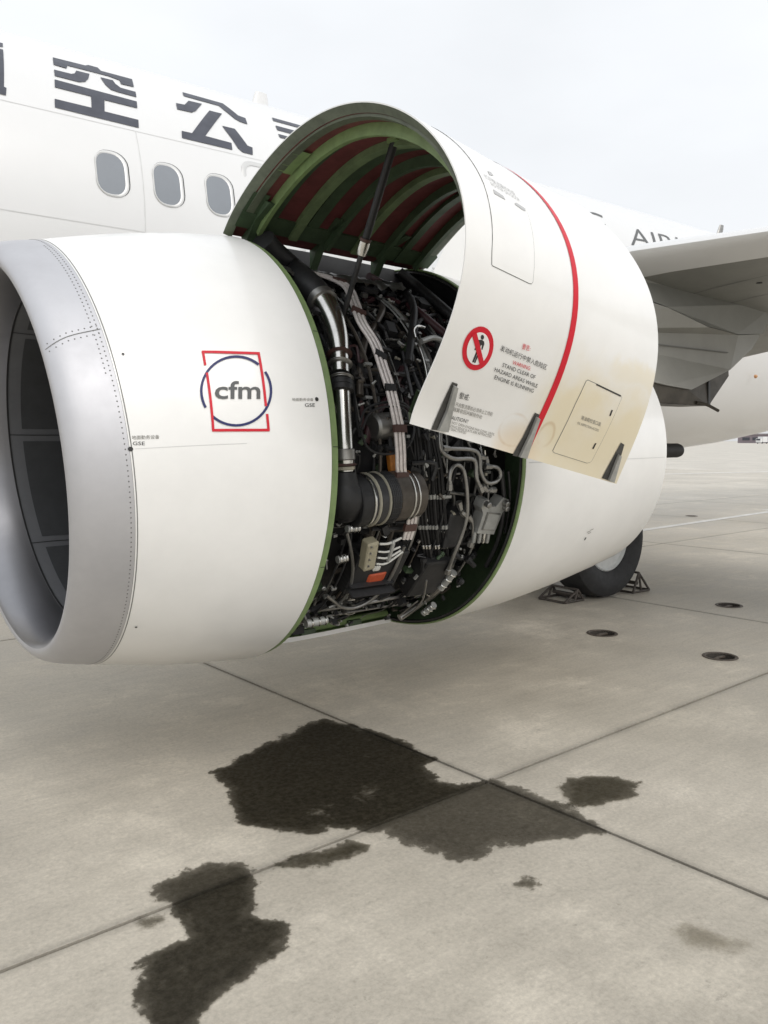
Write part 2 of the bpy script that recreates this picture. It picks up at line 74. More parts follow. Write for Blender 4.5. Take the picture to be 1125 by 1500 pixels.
# ---------------- measured outlines
D={'glyph':[[[2.336,1.539],[2.611,1.557],[2.644,1.589],[2.727,1.591],[2.741,1.534],[3.019,1.54],[2.99,1.387],[2.874,1.38],[2.878,1.441],[2.78,1.463],[2.434,1.452],[2.415,1.395],[2.31,1.4]],[[2.294,1.315],[2.436,1.32],[2.468,1.343],[2.495,1.401],[2.608,1.406],[2.574,1.314],[2.535,1.256],[2.477,1.226],[2.281,1.224]],[[2.698,1.399],[2.808,1.405],[2.816,1.352],[2.849,1.309],[2.982,1.307],[2.969,1.227],[2.812,1.229],[2.748,1.237],[2.713,1.294]],[[2.268,1.171],[2.954,1.161],[2.937,1.071],[2.652,1.069],[2.624,0.928],[2.913,0.927],[2.898,0.836],[2.21,0.841],[2.223,0.932],[2.518,0.934],[2.542,1.072],[2.25,1.071]],[[1.865,1.532],[1.946,1.545],[1.93,1.466],[1.851,1.461]],[[1.843,1.418],[1.923,1.42],[1.843,0.928],[1.86,0.921],[1.845,0.842],[1.749,0.846]],[[3.505,1.564],[3.834,1.562],[3.917,1.56],[4.01,1.38],[4.083,1.366],[4.067,1.263],[3.991,1.271],[3.945,1.298],[3.843,1.477],[3.492,1.48]],[[3.356,1.3],[3.442,1.311],[3.513,1.407],[3.65,1.418],[3.537,1.259],[3.484,1.215],[3.34,1.205]],[[3.693,1.326],[3.824,1.33],[3.535,0.932],[3.793,0.925],[3.781,0.842],[3.29,0.841],[3.306,0.923],[3.404,0.926]],[[3.757,1.129],[3.888,1.132],[3.963,0.942],[4.013,0.932],[3.991,0.84],[3.888,0.843],[3.849,0.879]]],'si':[[4.453,1.548],[4.439,1.474],[4.422,1.382],[4.411,1.299],[4.393,1.234],[4.396,1.181]],'logo_ring':[[[[1.4317,2.9385],[1.4273,2.9228],[1.4251,2.9063],[1.4251,2.8893],[1.4272,2.872],[1.4315,2.8546],[1.4379,2.8375],[1.4462,2.8209],[1.4564,2.8051],[1.4681,2.7904],[1.4813,2.777],[1.4958,2.7651],[1.5115,2.7548],[1.528,2.7462],[1.5451,2.7398],[1.5623,2.7355],[1.5795,2.7336],[1.5964,2.734],[1.6126,2.7367],[1.628,2.7418],[1.6423,2.749],[1.6553,2.7582],[1.6669,2.7693]],[[1.659,2.7769],[1.6482,2.7666],[1.6361,2.7581],[1.6228,2.7514],[1.6084,2.7468],[1.5933,2.7442],[1.5777,2.7439],[1.5617,2.7457],[1.5456,2.7496],[1.5298,2.7555],[1.5144,2.7634],[1.4997,2.7731],[1.4863,2.7841],[1.4741,2.7965],[1.4631,2.8102],[1.4537,2.8248],[1.446,2.8402],[1.4401,2.8561],[1.4361,2.8723],[1.4341,2.8884],[1.4342,2.9042],[1.4362,2.9196],[1.4403,2.9341]]],[[[1.6863,2.7994],[1.6921,2.8152],[1.6959,2.8317],[1.6975,2.8489],[1.6969,2.8664],[1.6943,2.8839],[1.6895,2.9011],[1.6826,2.9178],[1.6738,2.9338],[1.6632,2.9488],[1.6509,2.9625],[1.6371,2.9749],[1.6221,2.9856],[1.606,2.9945],[1.5891,3.0015],[1.5717,3.0065],[1.5541,3.0094],[1.5365,3.0102],[1.5193,3.0088],[1.5028,3.0052],[1.4876,2.9995],[1.4735,2.9918],[1.4609,2.9821],[1.45,2.9707]],[[1.4572,2.9642],[1.4674,2.9748],[1.4791,2.9838],[1.4922,2.991],[1.5064,2.9963],[1.5218,2.9996],[1.5377,3.0009],[1.554,3.0002],[1.5704,2.9975],[1.5866,2.9928],[1.6023,2.9863],[1.6173,2.978],[1.6313,2.968],[1.6441,2.9565],[1.6555,2.9437],[1.6654,2.9298],[1.6736,2.9149],[1.68,2.8993],[1.6845,2.8833],[1.687,2.867],[1.6875,2.8508],[1.686,2.8348],[1.6825,2.8194],[1.6771,2.8048]]]],'logo_red':[[[1.4648,2.7208],[1.6763,2.7325],[1.6791,2.722],[1.4675,2.7102]],[[1.4665,2.7156],[1.4618,2.7719],[1.4709,2.7705],[1.4756,2.7143]],[[1.4609,2.8014],[1.4461,3.0226],[1.4553,3.0217],[1.47,2.8007]],[[1.4459,3.0271],[1.6641,3.03],[1.6651,3.0199],[1.4472,3.017]],[[1.6689,2.7254],[1.6563,2.9358],[1.6662,2.9347],[1.6788,2.7241]],[[1.6567,2.965],[1.6555,3.0275],[1.6655,3.0267],[1.6666,2.9642]]],'logo_txt':[[1.4743,2.9028],[1.6439,2.9061],[1.483,2.8549]],'gse1':[[1.1619,3.072],[1.203,3.0729],[1.1636,3.0586],[1.1615,3.0496],[1.2565,3.0487],[1.1633,3.0361],[1.1522,3.0868]],'gse2':[[1.8234,2.9377],[1.8679,2.9376],[1.8253,2.9243],[1.7716,2.9148],[1.8645,2.9144],[1.7733,2.9044],[1.8802,2.9083]],'gse_dots':[[1.1943,2.7094],[1.1939,3.9182]],'lipseam':[[0.9477,2.6599],[1.028,2.6202],[1.145,2.591]],'stripe':[[0.4998,0.9674],[0.4862,0.9105],[0.4773,0.8391],[0.5005,0.7543],[0.5229,0.7101],[0.5539,0.6464],[0.6219,0.5656]],'sign_o':[[0.1898,0.8715],[0.1907,0.8757],[0.1902,0.8799],[0.1884,0.8839],[0.1851,0.8877],[0.1806,0.8912],[0.1748,0.8942],[0.168,0.8967],[0.1603,0.8986],[0.1518,0.8999],[0.1428,0.9006],[0.1335,0.9006],[0.1242,0.8999],[0.115,0.8986],[0.1062,0.8966],[0.0981,0.8941],[0.0907,0.8912],[0.0845,0.8878],[0.0794,0.8842],[0.0756,0.8803],[0.0732,0.8762],[0.0723,0.8722],[0.073,0.8682],[0.0751,0.8643],[0.0787,0.8607],[0.0835,0.8574],[0.0896,0.8544],[0.0968,0.852],[0.1048,0.85],[0.1134,0.8487],[0.1224,0.8479],[0.1317,0.8478],[0.1409,0.8483],[0.1498,0.8495],[0.1582,0.8512],[0.166,0.8536],[0.173,0.8564],[0.179,0.8597],[0.1838,0.8634],[0.1874,0.8674]],'sign_i':[[0.173,0.8723],[0.1737,0.8754],[0.1734,0.8785],[0.1721,0.8814],[0.1698,0.8842],[0.1665,0.8868],[0.1624,0.889],[0.1575,0.8908],[0.152,0.8923],[0.1459,0.8932],[0.1395,0.8937],[0.1328,0.8937],[0.1261,0.8932],[0.1195,0.8922],[0.1132,0.8908],[0.1073,0.889],[0.102,0.8868],[0.0975,0.8843],[0.0938,0.8816],[0.091,0.8787],[0.0893,0.8757],[0.0886,0.8727],[0.089,0.8697],[0.0905,0.8668],[0.093,0.8641],[0.0965,0.8616],[0.1008,0.8595],[0.1058,0.8576],[0.1115,0.8562],[0.1177,0.8552],[0.1242,0.8547],[0.1308,0.8546],[0.1374,0.855],[0.1439,0.8559],[0.15,0.8572],[0.1556,0.859],[0.1607,0.8611],[0.1651,0.8636],[0.1686,0.8663],[0.1713,0.8692]],'sign_bar':[[0.0883,0.8612],[0.1039,0.8574],[0.1714,0.887],[0.158,0.8911]],'man':[[[0.1366,0.8588],[0.1373,0.8599],[0.137,0.8609],[0.1358,0.8617],[0.1337,0.8622],[0.1311,0.8623],[0.1285,0.862],[0.1262,0.8613],[0.1245,0.8603],[0.1238,0.8592],[0.1241,0.8582],[0.1254,0.8574],[0.1275,0.8569],[0.13,0.8568],[0.1327,0.8572],[0.135,0.8579]],[[0.1202,0.8641],[0.1325,0.8626],[0.1426,0.8636],[0.1466,0.8662],[0.1474,0.8735],[0.1425,0.8734],[0.1397,0.8686],[0.1358,0.8687],[0.1362,0.873],[0.1291,0.8699]],[[0.1179,0.877],[0.1181,0.8727],[0.1222,0.874],[0.1232,0.8768]],[[0.1272,0.8768],[0.134,0.8763],[0.1347,0.891],[0.1278,0.8915]],[[0.135,0.8762],[0.1406,0.8752],[0.1411,0.8912],[0.1359,0.8916]]],'dtxt':[['警告:','red',[0.2971,0.854],[0.3336,0.8527],[0.2966,0.8479]],['发动机运行中禁入危险区','blk',[0.2142,0.8658],[0.4298,0.867],[0.2131,0.8597]],['WARNING:','red',[0.2823,0.8762],[0.364,0.8757],[0.2811,0.8714]],['STAND CLEAR OF','blk',[0.2462,0.884],[0.3968,0.8838],[0.2447,0.879]],['HAZARD AREAS WHILE','blk',[0.2235,0.8925],[0.421,0.8935],[0.2218,0.8875]],['ENGINE IS RUNNING','blk',[0.236,0.9017],[0.4134,0.9013],[0.2341,0.8966]],['警戒:','blk',[0.1372,0.9403],[0.1771,0.9392],[0.1343,0.9327]],['开启整流罩前必须停止工作前','gry',[0.1365,0.9524],[0.2913,0.9501],[0.1348,0.947]],['缝翼收回并解除作动','gry',[0.1352,0.9601],[0.2552,0.9588],[0.1336,0.9546]],['CAUTION!!','blk',[0.1309,0.9738],[0.2088,0.9716],[0.1299,0.9679]],['DO NOT OPEN ENGINE FAN COWL UNTIL','gry',[0.1304,0.9799],[0.3323,0.9782],[0.1299,0.9759]],['LEADING EDGE SLATS ARE RETRACTED','gry',[0.1312,0.986],[0.323,0.983],[0.131,0.9819]],['AND DEACTIVATED','gry',[0.13,0.9915],[0.2165,0.9896],[0.1301,0.9872]],['滑油箱检查口盖','gry',[0.6745,0.9129],[0.784,0.913],[0.6724,0.9077]],['OIL INSPECTION ACCESS','gry',[0.6676,0.9213],[0.7859,0.9219],[0.6661,0.9178]],['打开整流罩前检查','lgt',[0.15,0.644],[0.29,0.641],[0.15,0.636]],['NO STEP ON DOOR','lgt',[0.165,0.653],[0.3,0.65],[0.165,0.646]]],'panelA':[[0.14,0.46],[0.136,0.55],[0.131,0.61],[0.1256,0.659],[0.116,0.7002],[0.1115,0.7237],[0.1049,0.7601],[0.1071,0.7746],[0.1105,0.7752],[0.2714,0.7736],[0.2814,0.7727],[0.2873,0.7696],[0.2966,0.7285],[0.3144,0.665],[0.322,0.61],[0.33,0.55],[0.335,0.46]],'ventA':[[[0.16,0.668],[0.163,0.66],[0.206,0.661],[0.21,0.667]],[[0.19,0.628],[0.193,0.619],[0.215,0.615],[0.216,0.622]],[[0.2587,0.6607],[0.2719,0.658],[0.3089,0.659],[0.3049,0.6645],[0.2932,0.6658],[0.2572,0.6641]]],'panelB':[[0.6319,0.8614],[0.6377,0.8593],[0.6841,0.8597],[0.8312,0.8618],[0.8394,0.8638],[0.8367,0.875],[0.8191,0.9697],[0.8128,0.974],[0.7982,0.9763],[0.6218,0.9758],[0.6123,0.9736],[0.6165,0.9483],[0.6197,0.9243],[0.6219,0.8962]],'slotB':[[[0.8073,0.8854],[0.8154,0.8851],[0.8156,0.8943],[0.8076,0.8946]],[[0.7954,0.94],[0.8029,0.9399],[0.8009,0.9502],[0.7924,0.95]]],'seamB':[[0.6845,0.86],[0.8306,0.8623]],'latch':[[[0.0894,0.9232],[0.1117,0.9234],[0.1437,0.9946],[0.0798,0.9992],[0.0857,0.9729]],[[0.4582,0.9259],[0.4824,0.9265],[0.5014,1.0011],[0.4366,1.0034],[0.4527,0.9667]],[[0.9262,0.9265],[0.949,0.9278],[0.9811,0.9975],[0.9063,0.9965],[0.9179,0.9538]]],'latch_lever':[[[0.096,0.9262],[0.1101,0.9265],[0.1378,0.9941],[0.1003,0.9965],[0.1083,0.9624]],[[0.4676,0.9302],[0.4818,0.9308],[0.4943,1.0005],[0.4618,1.0017],[0.4713,0.9576]],[[0.9334,0.9448],[0.9474,0.9459],[0.9685,0.9973],[0.9383,0.996]]],'dstain':[[0.4143,0.9617],[0.5521,0.9521],[0.1778,0.976]],'revmark':[[3.822,3.5971],[3.8201,3.6437]],'stain':[[[1.711,3.333],[1.714,3.504],[1.807,3.518],[1.913,3.572],[2.076,3.646],[2.243,3.688],[2.423,3.761],[2.547,3.782],[2.614,3.649],[2.659,3.45],[2.682,3.296],[2.69,3.135],[2.678,3.03],[2.648,2.943],[2.557,2.91],[2.507,2.819],[2.511,2.694],[2.603,2.634],[2.685,2.61],[2.72,2.569],[2.727,2.431],[2.734,2.3],[2.748,2.182],[2.714,2.057],[2.686,1.932],[2.638,1.976],[2.539,2.014],[2.427,2.062],[2.344,2.109],[2.269,2.139],[2.169,2.116],[2.096,2.142],[2.045,2.191],[2.026,2.275],[1.991,2.374],[1.984,2.468],[1.984,2.513],[1.913,2.56],[1.93,2.598],[1.84,2.669],[1.765,2.676],[1.684,2.741],[1.615,2.846],[1.565,2.95],[1.605,3.046],[1.633,3.141]],[[1.087,2.658],[1.138,2.697],[1.232,2.725],[1.321,2.715],[1.413,2.634],[1.427,2.571],[1.388,2.478],[1.33,2.372],[1.285,2.318],[1.311,2.287],[1.35,2.232],[1.347,2.184],[1.295,2.128],[1.235,2.099],[1.15,2.065],[1.054,2.032],[1.004,2.021],[0.918,1.962],[0.828,1.884],[0.772,1.929],[0.799,2.057],[0.827,2.16],[0.87,2.286],[0.936,2.321],[1.011,2.353],[1.062,2.36],[1.079,2.413],[1.053,2.484],[1.094,2.558],[1.079,2.6]],[[1.499,2.557],[1.597,2.568],[1.712,2.547],[1.825,2.519],[1.883,2.459],[1.828,2.432],[1.74,2.432],[1.642,2.444],[1.555,2.469]],[[2.863,2.356],[2.958,2.394],[3.079,2.367],[3.174,2.278],[3.191,2.162],[3.087,2.114],[2.972,2.082],[2.838,2.129],[2.777,2.206]],[[2.086,1.918],[2.147,1.918],[2.193,1.882],[2.175,1.856],[2.124,1.865],[2.085,1.895]],[[2.291,1.403],[2.355,1.389],[2.39,1.337],[2.398,1.284],[2.406,1.232],[2.323,1.242],[2.29,1.291],[2.264,1.344]],[[0.972,2.521],[1.019,2.518],[1.065,2.492],[1.042,2.458],[0.984,2.471]]],'eng':{'duct_up':[[[[2.084,3.572,2.516],[2.158,3.601,2.467],[2.286,3.632,2.41],[2.202,3.338,2.278],[2.194,3.242,2.208]],0.062]],'duct_el':[[[[2.193,3.251,2.215],[2.192,3.205,2.175],[2.179,3.128,2.095],[2.16,3.064,2.012],[2.136,3.016,1.932],[2.11,2.974,1.845]],0.055]],'duct_low':[[[[2.107,2.965,1.824],[2.096,2.944,1.765],[2.08,2.913,1.633],[2.078,2.901,1.516],[2.081,2.901,1.429]],0.04]],'harness':[[[[2.261,3.486,2.377],[2.37,3.44,2.357],[2.41,3.337,2.301],[2.364,3.213,2.209],[2.327,3.105,2.099],[2.345,3.031,1.998],[2.346,2.968,1.881],[2.356,2.926,1.773],[2.362,2.905,1.697],[2.37,2.891,1.621],[2.374,2.881,1.514],[2.379,2.882,1.423],[2.406,2.889,1.345],[2.458,2.908,1.248],[2.478,2.926,1.183],[2.475,2.956,1.101]],0.009]],'hose_red':[[[[2.759,3.619,2.434],[2.943,3.644,2.386],[2.813,3.289,2.22],[2.86,3.184,2.127],[2.932,3.109,2.04]],0.022],[[[2.568,3.101,1.901],[2.435,3.039,1.765],[2.311,3.008,1.652],[2.26,2.993,1.545]],0.02]],'hose_loop':[[[[2.687,3.646,2.383],[2.806,3.651,2.372],[2.642,3.353,2.228],[2.491,3.215,2.116],[2.365,3.13,2.018],[2.274,3.046,1.882],[2.232,2.994,1.757]],0.017]],'hose_dark':[[[[2.951,3.594,2.479],[3.031,3.516,2.389],[2.966,3.25,2.24],[3.028,3.11,2.106]],0.026],[[[2.861,3.631,2.411],[2.895,3.498,2.36],[2.78,3.272,2.232],[2.626,3.105,2.067],[2.527,3.012,1.925]],0.019]],'cable_loop':[[[[2.161,2.9,1.619],[2.202,2.914,1.693],[2.303,2.923,1.726],[2.421,2.923,1.729],[2.47,2.909,1.668],[2.458,2.895,1.575],[2.395,2.891,1.514],[2.277,2.89,1.5],[2.195,2.891,1.53],[2.161,2.9,1.619]],0.006],[[[2.163,2.888,1.604],[2.217,2.901,1.678],[2.31,2.908,1.708],[2.414,2.905,1.698],[2.436,2.893,1.637]],0.005],[[[2.373,2.923,1.728],[2.448,2.917,1.705],[2.488,2.906,1.653],[2.495,2.895,1.576]],0.005]],'bundle':[[[[2.517,2.959,1.607],[2.523,2.95,1.449],[2.547,2.964,1.32],[2.591,3.004,1.17],[2.668,3.062,1.043],[2.756,3.141,0.924],[2.838,3.278,0.783]],0.0085],[[[2.522,2.947,1.607],[2.532,2.938,1.449],[2.556,2.952,1.321],[2.601,2.992,1.17],[2.675,3.048,1.044],[2.758,3.125,0.925],[2.831,3.254,0.788]],0.0085],[[[2.527,2.935,1.607],[2.54,2.926,1.449],[2.565,2.939,1.321],[2.611,2.979,1.17],[2.682,3.034,1.044],[2.761,3.108,0.927],[2.824,3.232,0.791]],0.0085],[[[2.563,2.959,1.608],[2.581,2.95,1.448],[2.606,2.964,1.318],[2.656,3.006,1.166],[2.73,3.065,1.038],[2.811,3.146,0.918],[2.884,3.285,0.777]],0.0085],[[[2.568,2.947,1.608],[2.59,2.938,1.448],[2.615,2.952,1.318],[2.666,2.993,1.166],[2.737,3.051,1.038],[2.813,3.129,0.92],[2.877,3.261,0.781]],0.0085],[[[2.573,2.935,1.608],[2.599,2.926,1.448],[2.624,2.94,1.319],[2.675,2.98,1.166],[2.744,3.037,1.039],[2.816,3.112,0.921],[2.869,3.238,0.785]],0.0085],[[[2.61,2.959,1.608],[2.64,2.951,1.447],[2.667,2.965,1.316],[2.721,3.007,1.161],[2.792,3.068,1.032],[2.867,3.15,0.912],[2.932,3.293,0.771]],0.0085],[[[2.615,2.947,1.608],[2.649,2.939,1.447],[2.676,2.952,1.316],[2.731,2.995,1.162],[2.799,3.054,1.033],[2.869,3.133,0.914],[2.923,3.269,0.775]],0.0085],[[[2.62,2.935,1.608],[2.658,2.927,1.447],[2.685,2.94,1.316],[2.741,2.982,1.162],[2.806,3.04,1.034],[2.871,3.117,0.916],[2.916,3.245,0.779]],0.0085]],'hyd':[[[[2.615,2.884,1.645],[2.605,2.872,1.538],[2.625,2.87,1.5],[2.69,2.87,1.474],[2.801,2.87,1.472],[2.834,2.871,1.446],[2.844,2.875,1.379],[2.891,2.884,1.311]],0.0105],[[[2.617,2.871,1.522],[2.801,2.871,1.515],[2.856,2.87,1.485],[2.868,2.872,1.412],[2.912,2.877,1.357],[2.979,2.878,1.355],[3.008,2.874,1.388],[2.981,2.871,1.426],[2.895,2.871,1.435]],0.0105],[[[2.681,2.892,1.325],[2.677,2.883,1.4],[2.7,2.881,1.438],[2.736,2.881,1.441],[2.769,2.883,1.407],[2.799,2.894,1.314],[2.828,2.922,1.195],[2.829,2.961,1.091],[2.826,3.016,0.983],[2.846,3.081,0.887]],0.01],[[[2.887,2.88,1.338],[2.918,2.883,1.317],[2.981,2.884,1.315]],0.01],[[[2.867,2.89,1.484],[2.923,2.89,1.47],[2.929,2.891,1.437]],0.009],[[[2.843,2.933,1.193],[2.888,2.946,1.156],[2.918,2.975,1.083],[2.926,3.002,1.028]],0.007],[[[2.764,2.914,1.265],[2.796,2.927,1.213],[2.829,2.933,1.194]],0.006]],'duct_dull':[[[[2.855,3.018,1.135],[2.899,3.073,1.023],[2.95,3.193,0.863],[2.995,3.323,0.748],[3.076,3.558,0.627],[2.954,3.593,0.558]],0.02]],'wire_silver':[[[[2.13,2.956,1.156],[2.177,2.99,1.073],[2.219,3.033,0.994],[2.25,3.085,0.914],[2.27,3.14,0.847],[2.256,3.194,0.791],[2.213,3.217,0.77]],0.0075],[[[2.481,2.983,1.065],[2.478,3.041,0.962],[2.472,3.106,0.872],[2.445,3.184,0.786],[2.372,3.226,0.748],[2.276,3.205,0.767],[2.195,3.157,0.814],[2.133,3.122,0.852]],0.0085],[[[2.815,3.395,0.61],[2.813,3.308,0.662],[2.792,3.213,0.733],[2.758,3.153,0.789],[2.711,3.085,0.866]],0.005],[[[2.75,3.345,0.638],[2.748,3.26,0.696],[2.759,3.207,0.738]],0.004]],'wire_white':[[[[2.308,2.949,1.092],[2.364,2.95,1.091],[2.429,2.941,1.112]],0.006],[[[2.313,2.966,1.055],[2.37,2.968,1.05],[2.437,2.96,1.068]],0.005],[[[2.321,2.981,1.025],[2.383,2.984,1.019],[2.448,2.968,1.05]],0.005],[[[2.326,2.998,0.994],[2.387,2.999,0.991],[2.463,2.972,1.042]],0.005]],'tube_dark':[[[[2.399,3.217,2.06],[2.302,3.093,1.887],[2.26,3.027,1.728]],0.013],[[[2.302,3.093,1.887],[2.41,3.137,1.959],[2.526,3.195,2.036]],0.009],[[[2.635,3.106,2.035],[2.772,3.214,2.156],[2.937,3.27,2.205],[2.919,3.209,2.152]],0.011],[[[2.786,3.101,2.029],[2.78,3.044,1.942],[2.756,2.993,1.839]],0.016],[[[2.538,3.065,1.977],[2.517,3.01,1.877],[2.513,2.965,1.765]],0.008],[[[3.026,2.883,1.408],[3.074,2.911,1.234],[3.108,2.979,1.052],[3.116,3.073,0.898]],0.012],[[[3.075,2.883,1.407],[3.11,2.903,1.267],[3.141,2.963,1.086]],0.008]],'tube_pale':[[[[2.666,3.081,2.035],[2.762,3.1,2.061],[2.821,3.09,2.047]],0.014],[[[2.763,3.05,1.99],[2.777,3.002,1.906]],0.012]],'tube_steel':[[[[2.613,3.064,2.046],[2.63,3.094,2.086],[2.673,3.115,2.111],[2.715,3.112,2.107]],0.007],[[[2.656,3.094,2.02],[2.644,3.039,1.933],[2.623,2.99,1.833],[2.581,2.956,1.735]],0.006]],'cap_cyl':[[[[2.076,3.208,0.712],[2.186,3.201,0.717]],0.02],[[[2.118,2.94,1.174],[2.185,2.939,1.175]],0.016],[[[2.118,3.012,1.03],[2.168,3.01,1.035]],0.017],[[[2.876,3.298,0.644],[2.887,3.224,0.699]],0.018],[[[2.889,3.179,0.792],[2.905,3.094,0.887]],0.02]]},'pts':{'elbow0':[2.081,2.902,1.423],'elbow1':[2.09,2.914,1.317],'v0':[2.141,2.949,1.292],'v1':[2.473,2.945,1.312],'orange':[2.388,2.95,1.464],'sensor0':[2.275,2.961,1.618],'sensor1':[2.426,2.963,1.632],'block':[2.271,2.982,1.045],'label':[2.367,3.046,0.962],'redbox':[2.395,3.087,0.912],'box':[2.39,3.113,0.962],'fmu':[2.998,2.931,1.168],'strap':[2.386,2.963,1.05],'rodlow':[2.287,3.194,2.137],'grey':[2.829,3.039,1.135],'boxd':[2.785,3.153,0.877]},'rodtop':[2.27,2.789,2.823],'clamps':[[[2.408,3.397,2.336],'br',0.022],[[2.343,3.153,2.153],'br',0.02],[[2.351,2.999,1.944],'dk',0.02],[[2.354,2.933,1.794],'dk',0.018],[[2.373,2.889,1.612],'br',0.026],[[2.381,2.883,1.401],'br',0.026],[[2.458,2.908,1.248],'br',0.024],[[2.472,2.934,1.16],'br',0.02]],'misc':{}}
# ---------------- materials
MATS={}
def mat(name,col,rough=.5,metal=0.,coat=0.,var=0.,vscale=6.,bump=0.,bscale=40.,spec=.5,dark=None):
    m=bpy.data.materials.new(name); m.use_nodes=True; t=m.node_tree; b=t.nodes['Principled BSDF']
    b.inputs['Base Color'].default_value=(*col,1); b.inputs['Roughness'].default_value=rough; b.inputs['Metallic'].default_value=metal
    b.inputs['Coat Weight'].default_value=coat; b.inputs['Coat Roughness'].default_value=.08; b.inputs['Specular IOR Level'].default_value=spec
    if var or bump:
        g=t.nodes.new('ShaderNodeNewGeometry')
        n=t.nodes.new('ShaderNodeTexNoise'); n.inputs['Scale'].default_value=vscale; n.inputs['Detail'].default_value=6; n.inputs['Roughness'].default_value=.65
        t.links.new(g.outputs['Position'],n.inputs['Vector'])
        mx=t.nodes.new('ShaderNodeMix'); mx.data_type='RGBA'
        d=dark or tuple(c*(1-var) for c in col)
        mx.inputs[6].default_value=(*d,1); mx.inputs[7].default_value=(*col,1)
        r=t.nodes.new('ShaderNodeMapRange'); r.inputs['From Min'].default_value=.35; r.inputs['From Max'].default_value=.62
        t.links.new(n.outputs['Fac'],r.inputs['Value']); t.links.new(r.outputs[0],mx.inputs[0]); t.links.new(mx.outputs[2],b.inputs['Base Color'])
        rr=t.nodes.new('ShaderNodeMapRange'); rr.inputs['To Min'].default_value=min(1,rough*1.35); rr.inputs['To Max'].default_value=rough*.85
        t.links.new(n.outputs['Fac'],rr.inputs['Value']); t.links.new(rr.outputs[0],b.inputs['Roughness'])
        if bump:
            n2=t.nodes.new('ShaderNodeTexNoise'); n2.inputs['Scale'].default_value=bscale; n2.inputs['Detail'].default_value=4
            t.links.new(g.outputs['Position'],n2.inputs['Vector'])
            bp=t.nodes.new('ShaderNodeBump'); bp.inputs['Strength'].default_value=bump; bp.inputs['Distance'].default_value=.01
            t.links.new(n2.outputs['Fac'],bp.inputs['Height']); t.links.new(bp.outputs[0],b.inputs['Normal'])
    MATS[name]=m; return m
white=mat('white_paint',(.83,.825,.805),.28,coat=.35,var=.05,vscale=3.2,bump=.10,bscale=2.6)
whitef=mat('white_fuselage_paint',(.72,.72,.715),.3,coat=.3,var=.03,vscale=.9)
wing_grey=mat('grey_wing_paint',(.24,.24,.22),.42,var=.12,vscale=1.6)
pylon_grey=mat('pylon_paint',(.29,.285,.26),.4,var=.1,vscale=2.5)
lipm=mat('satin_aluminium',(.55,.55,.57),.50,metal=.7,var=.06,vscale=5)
lipd=mat('shaded_lip_metal',(.30,.30,.315),.30,metal=.95,var=.06,vscale=5)  # same lip metal, its dark inner reflections put into a darker base colour
linerm=mat('acoustic_liner',(.055,.057,.06),.55,var=.15,vscale=9)
linerg=mat('liner_frame_grey',(.13,.133,.14),.5,var=.1,vscale=9)
steel=mat('polished_steel',(.66,.65,.62),.2,metal=1,var=.18,vscale=14)
steeld=mat('dull_steel',(.34,.335,.32),.38,metal=.9,var=.25,vscale=18)
alu=mat('cast_aluminium',(.42,.425,.41),.45,metal=.45,var=.2,vscale=22)
blackr=mat('black_rubber',(.014,.014,.015),.5,var=.3,vscale=20)
blackc=mat('fan_case_composite',(.02,.02,.021),.55,var=.4,vscale=9)
darkm=mat('dark_grey_metal',(.05,.05,.052),.42,metal=.4,var=.35,vscale=15)
green=mat('green_primer',(.20,.285,.115),.5,var=.22,vscale=12)
greend=mat('dark_green_primer',(.062,.10,.052),.5,var=.3,vscale=9)
greenm=mat('olive_green_primer',(.17,.235,.115),.5,var=.3,vscale=10)
maroon=mat('maroon_liner',(.165,.042,.042),.55,var=.3,vscale=10)
redp=mat('red_paint',(.62,.018,.035),.35,var=.08,spec=.25)
bluep=mat('navy_paint',(.022,.028,.115),.35,spec=.25)
greyp=mat('grey_letter_paint',(.105,.108,.108),.4,spec=.25)
navyg=mat('slate_letter_paint',(.075,.08,.10),.4,spec=.3,var=.18,vscale=7)
ltxt=mat('faded_letter_paint',(.45,.45,.45),.45)
gtxt=mat('brown_grey_letter_paint',(.19,.18,.16),.45)
blk=mat('black_letter_paint',(.022,.022,.022),.45)
seam=mat('seam_sealant',(.16,.16,.155),.6)
seaml=mat('light_seam',(.60,.60,.59),.5)
brass=mat('brown_clamp',(.085,.042,.035),.5,var=.2,vscale=30)
pinkw=mat('silver_braid',(.76,.70,.67),.4,metal=.25,var=.2,vscale=60)
hosered=mat('maroon_hose',(.06,.022,.026),.45,var=.3,vscale=20)
beige=mat('beige_connector',(.36,.33,.235),.5,var=.15,vscale=40)
orange=mat('orange_tag',(.55,.20,.03),.5,var=.3,vscale=30)
redtag=mat('red_placard',(.50,.085,.03),.5,var=.2,vscale=40)
cream=mat('cream_band',(.36,.34,.27),.4,var=.12,vscale=40)
brownd=mat('brown_heat_metal',(.11,.095,.08),.42,metal=.5,var=.3,vscale=20)
wirew=mat('white_wire',(.66,.66,.62),.4)
wireb=mat('blue_wire',(.05,.12,.35),.4)
glass=mat('window_shade_glass',(.215,.235,.26),.16,coat=.5,var=.06,vscale=3)
frame_g=mat('window_frame_metal',(.58,.58,.57),.35,metal=.3)
rubber=mat('tyre_rubber',(.022,.022,.023),.65,var=.25,vscale=14)
hubm=mat('white_wheel_paint',(.62,.63,.62),.4,var=.12,vscale=12)
chockm=mat('rusty_chock_steel',(.075,.062,.052),.6,var=.4,vscale=20)
latchm=mat('latch_housing',(.085,.083,.078),.5,metal=.3,var=.3,vscale=30)
heat=mat('heat_shield_metal',(.085,.075,.062),.4,metal=.6,var=.35,vscale=7)
exhaust=mat('exhaust_metal',(.022,.02,.019),.5,metal=.4,var=.2)
ironm=mat('cast_iron',(.12,.098,.078),.55,metal=.4,var=.3,vscale=40)
pitm=mat('pit_dirt',(.05,.042,.034),.85,var=.4,vscale=60)
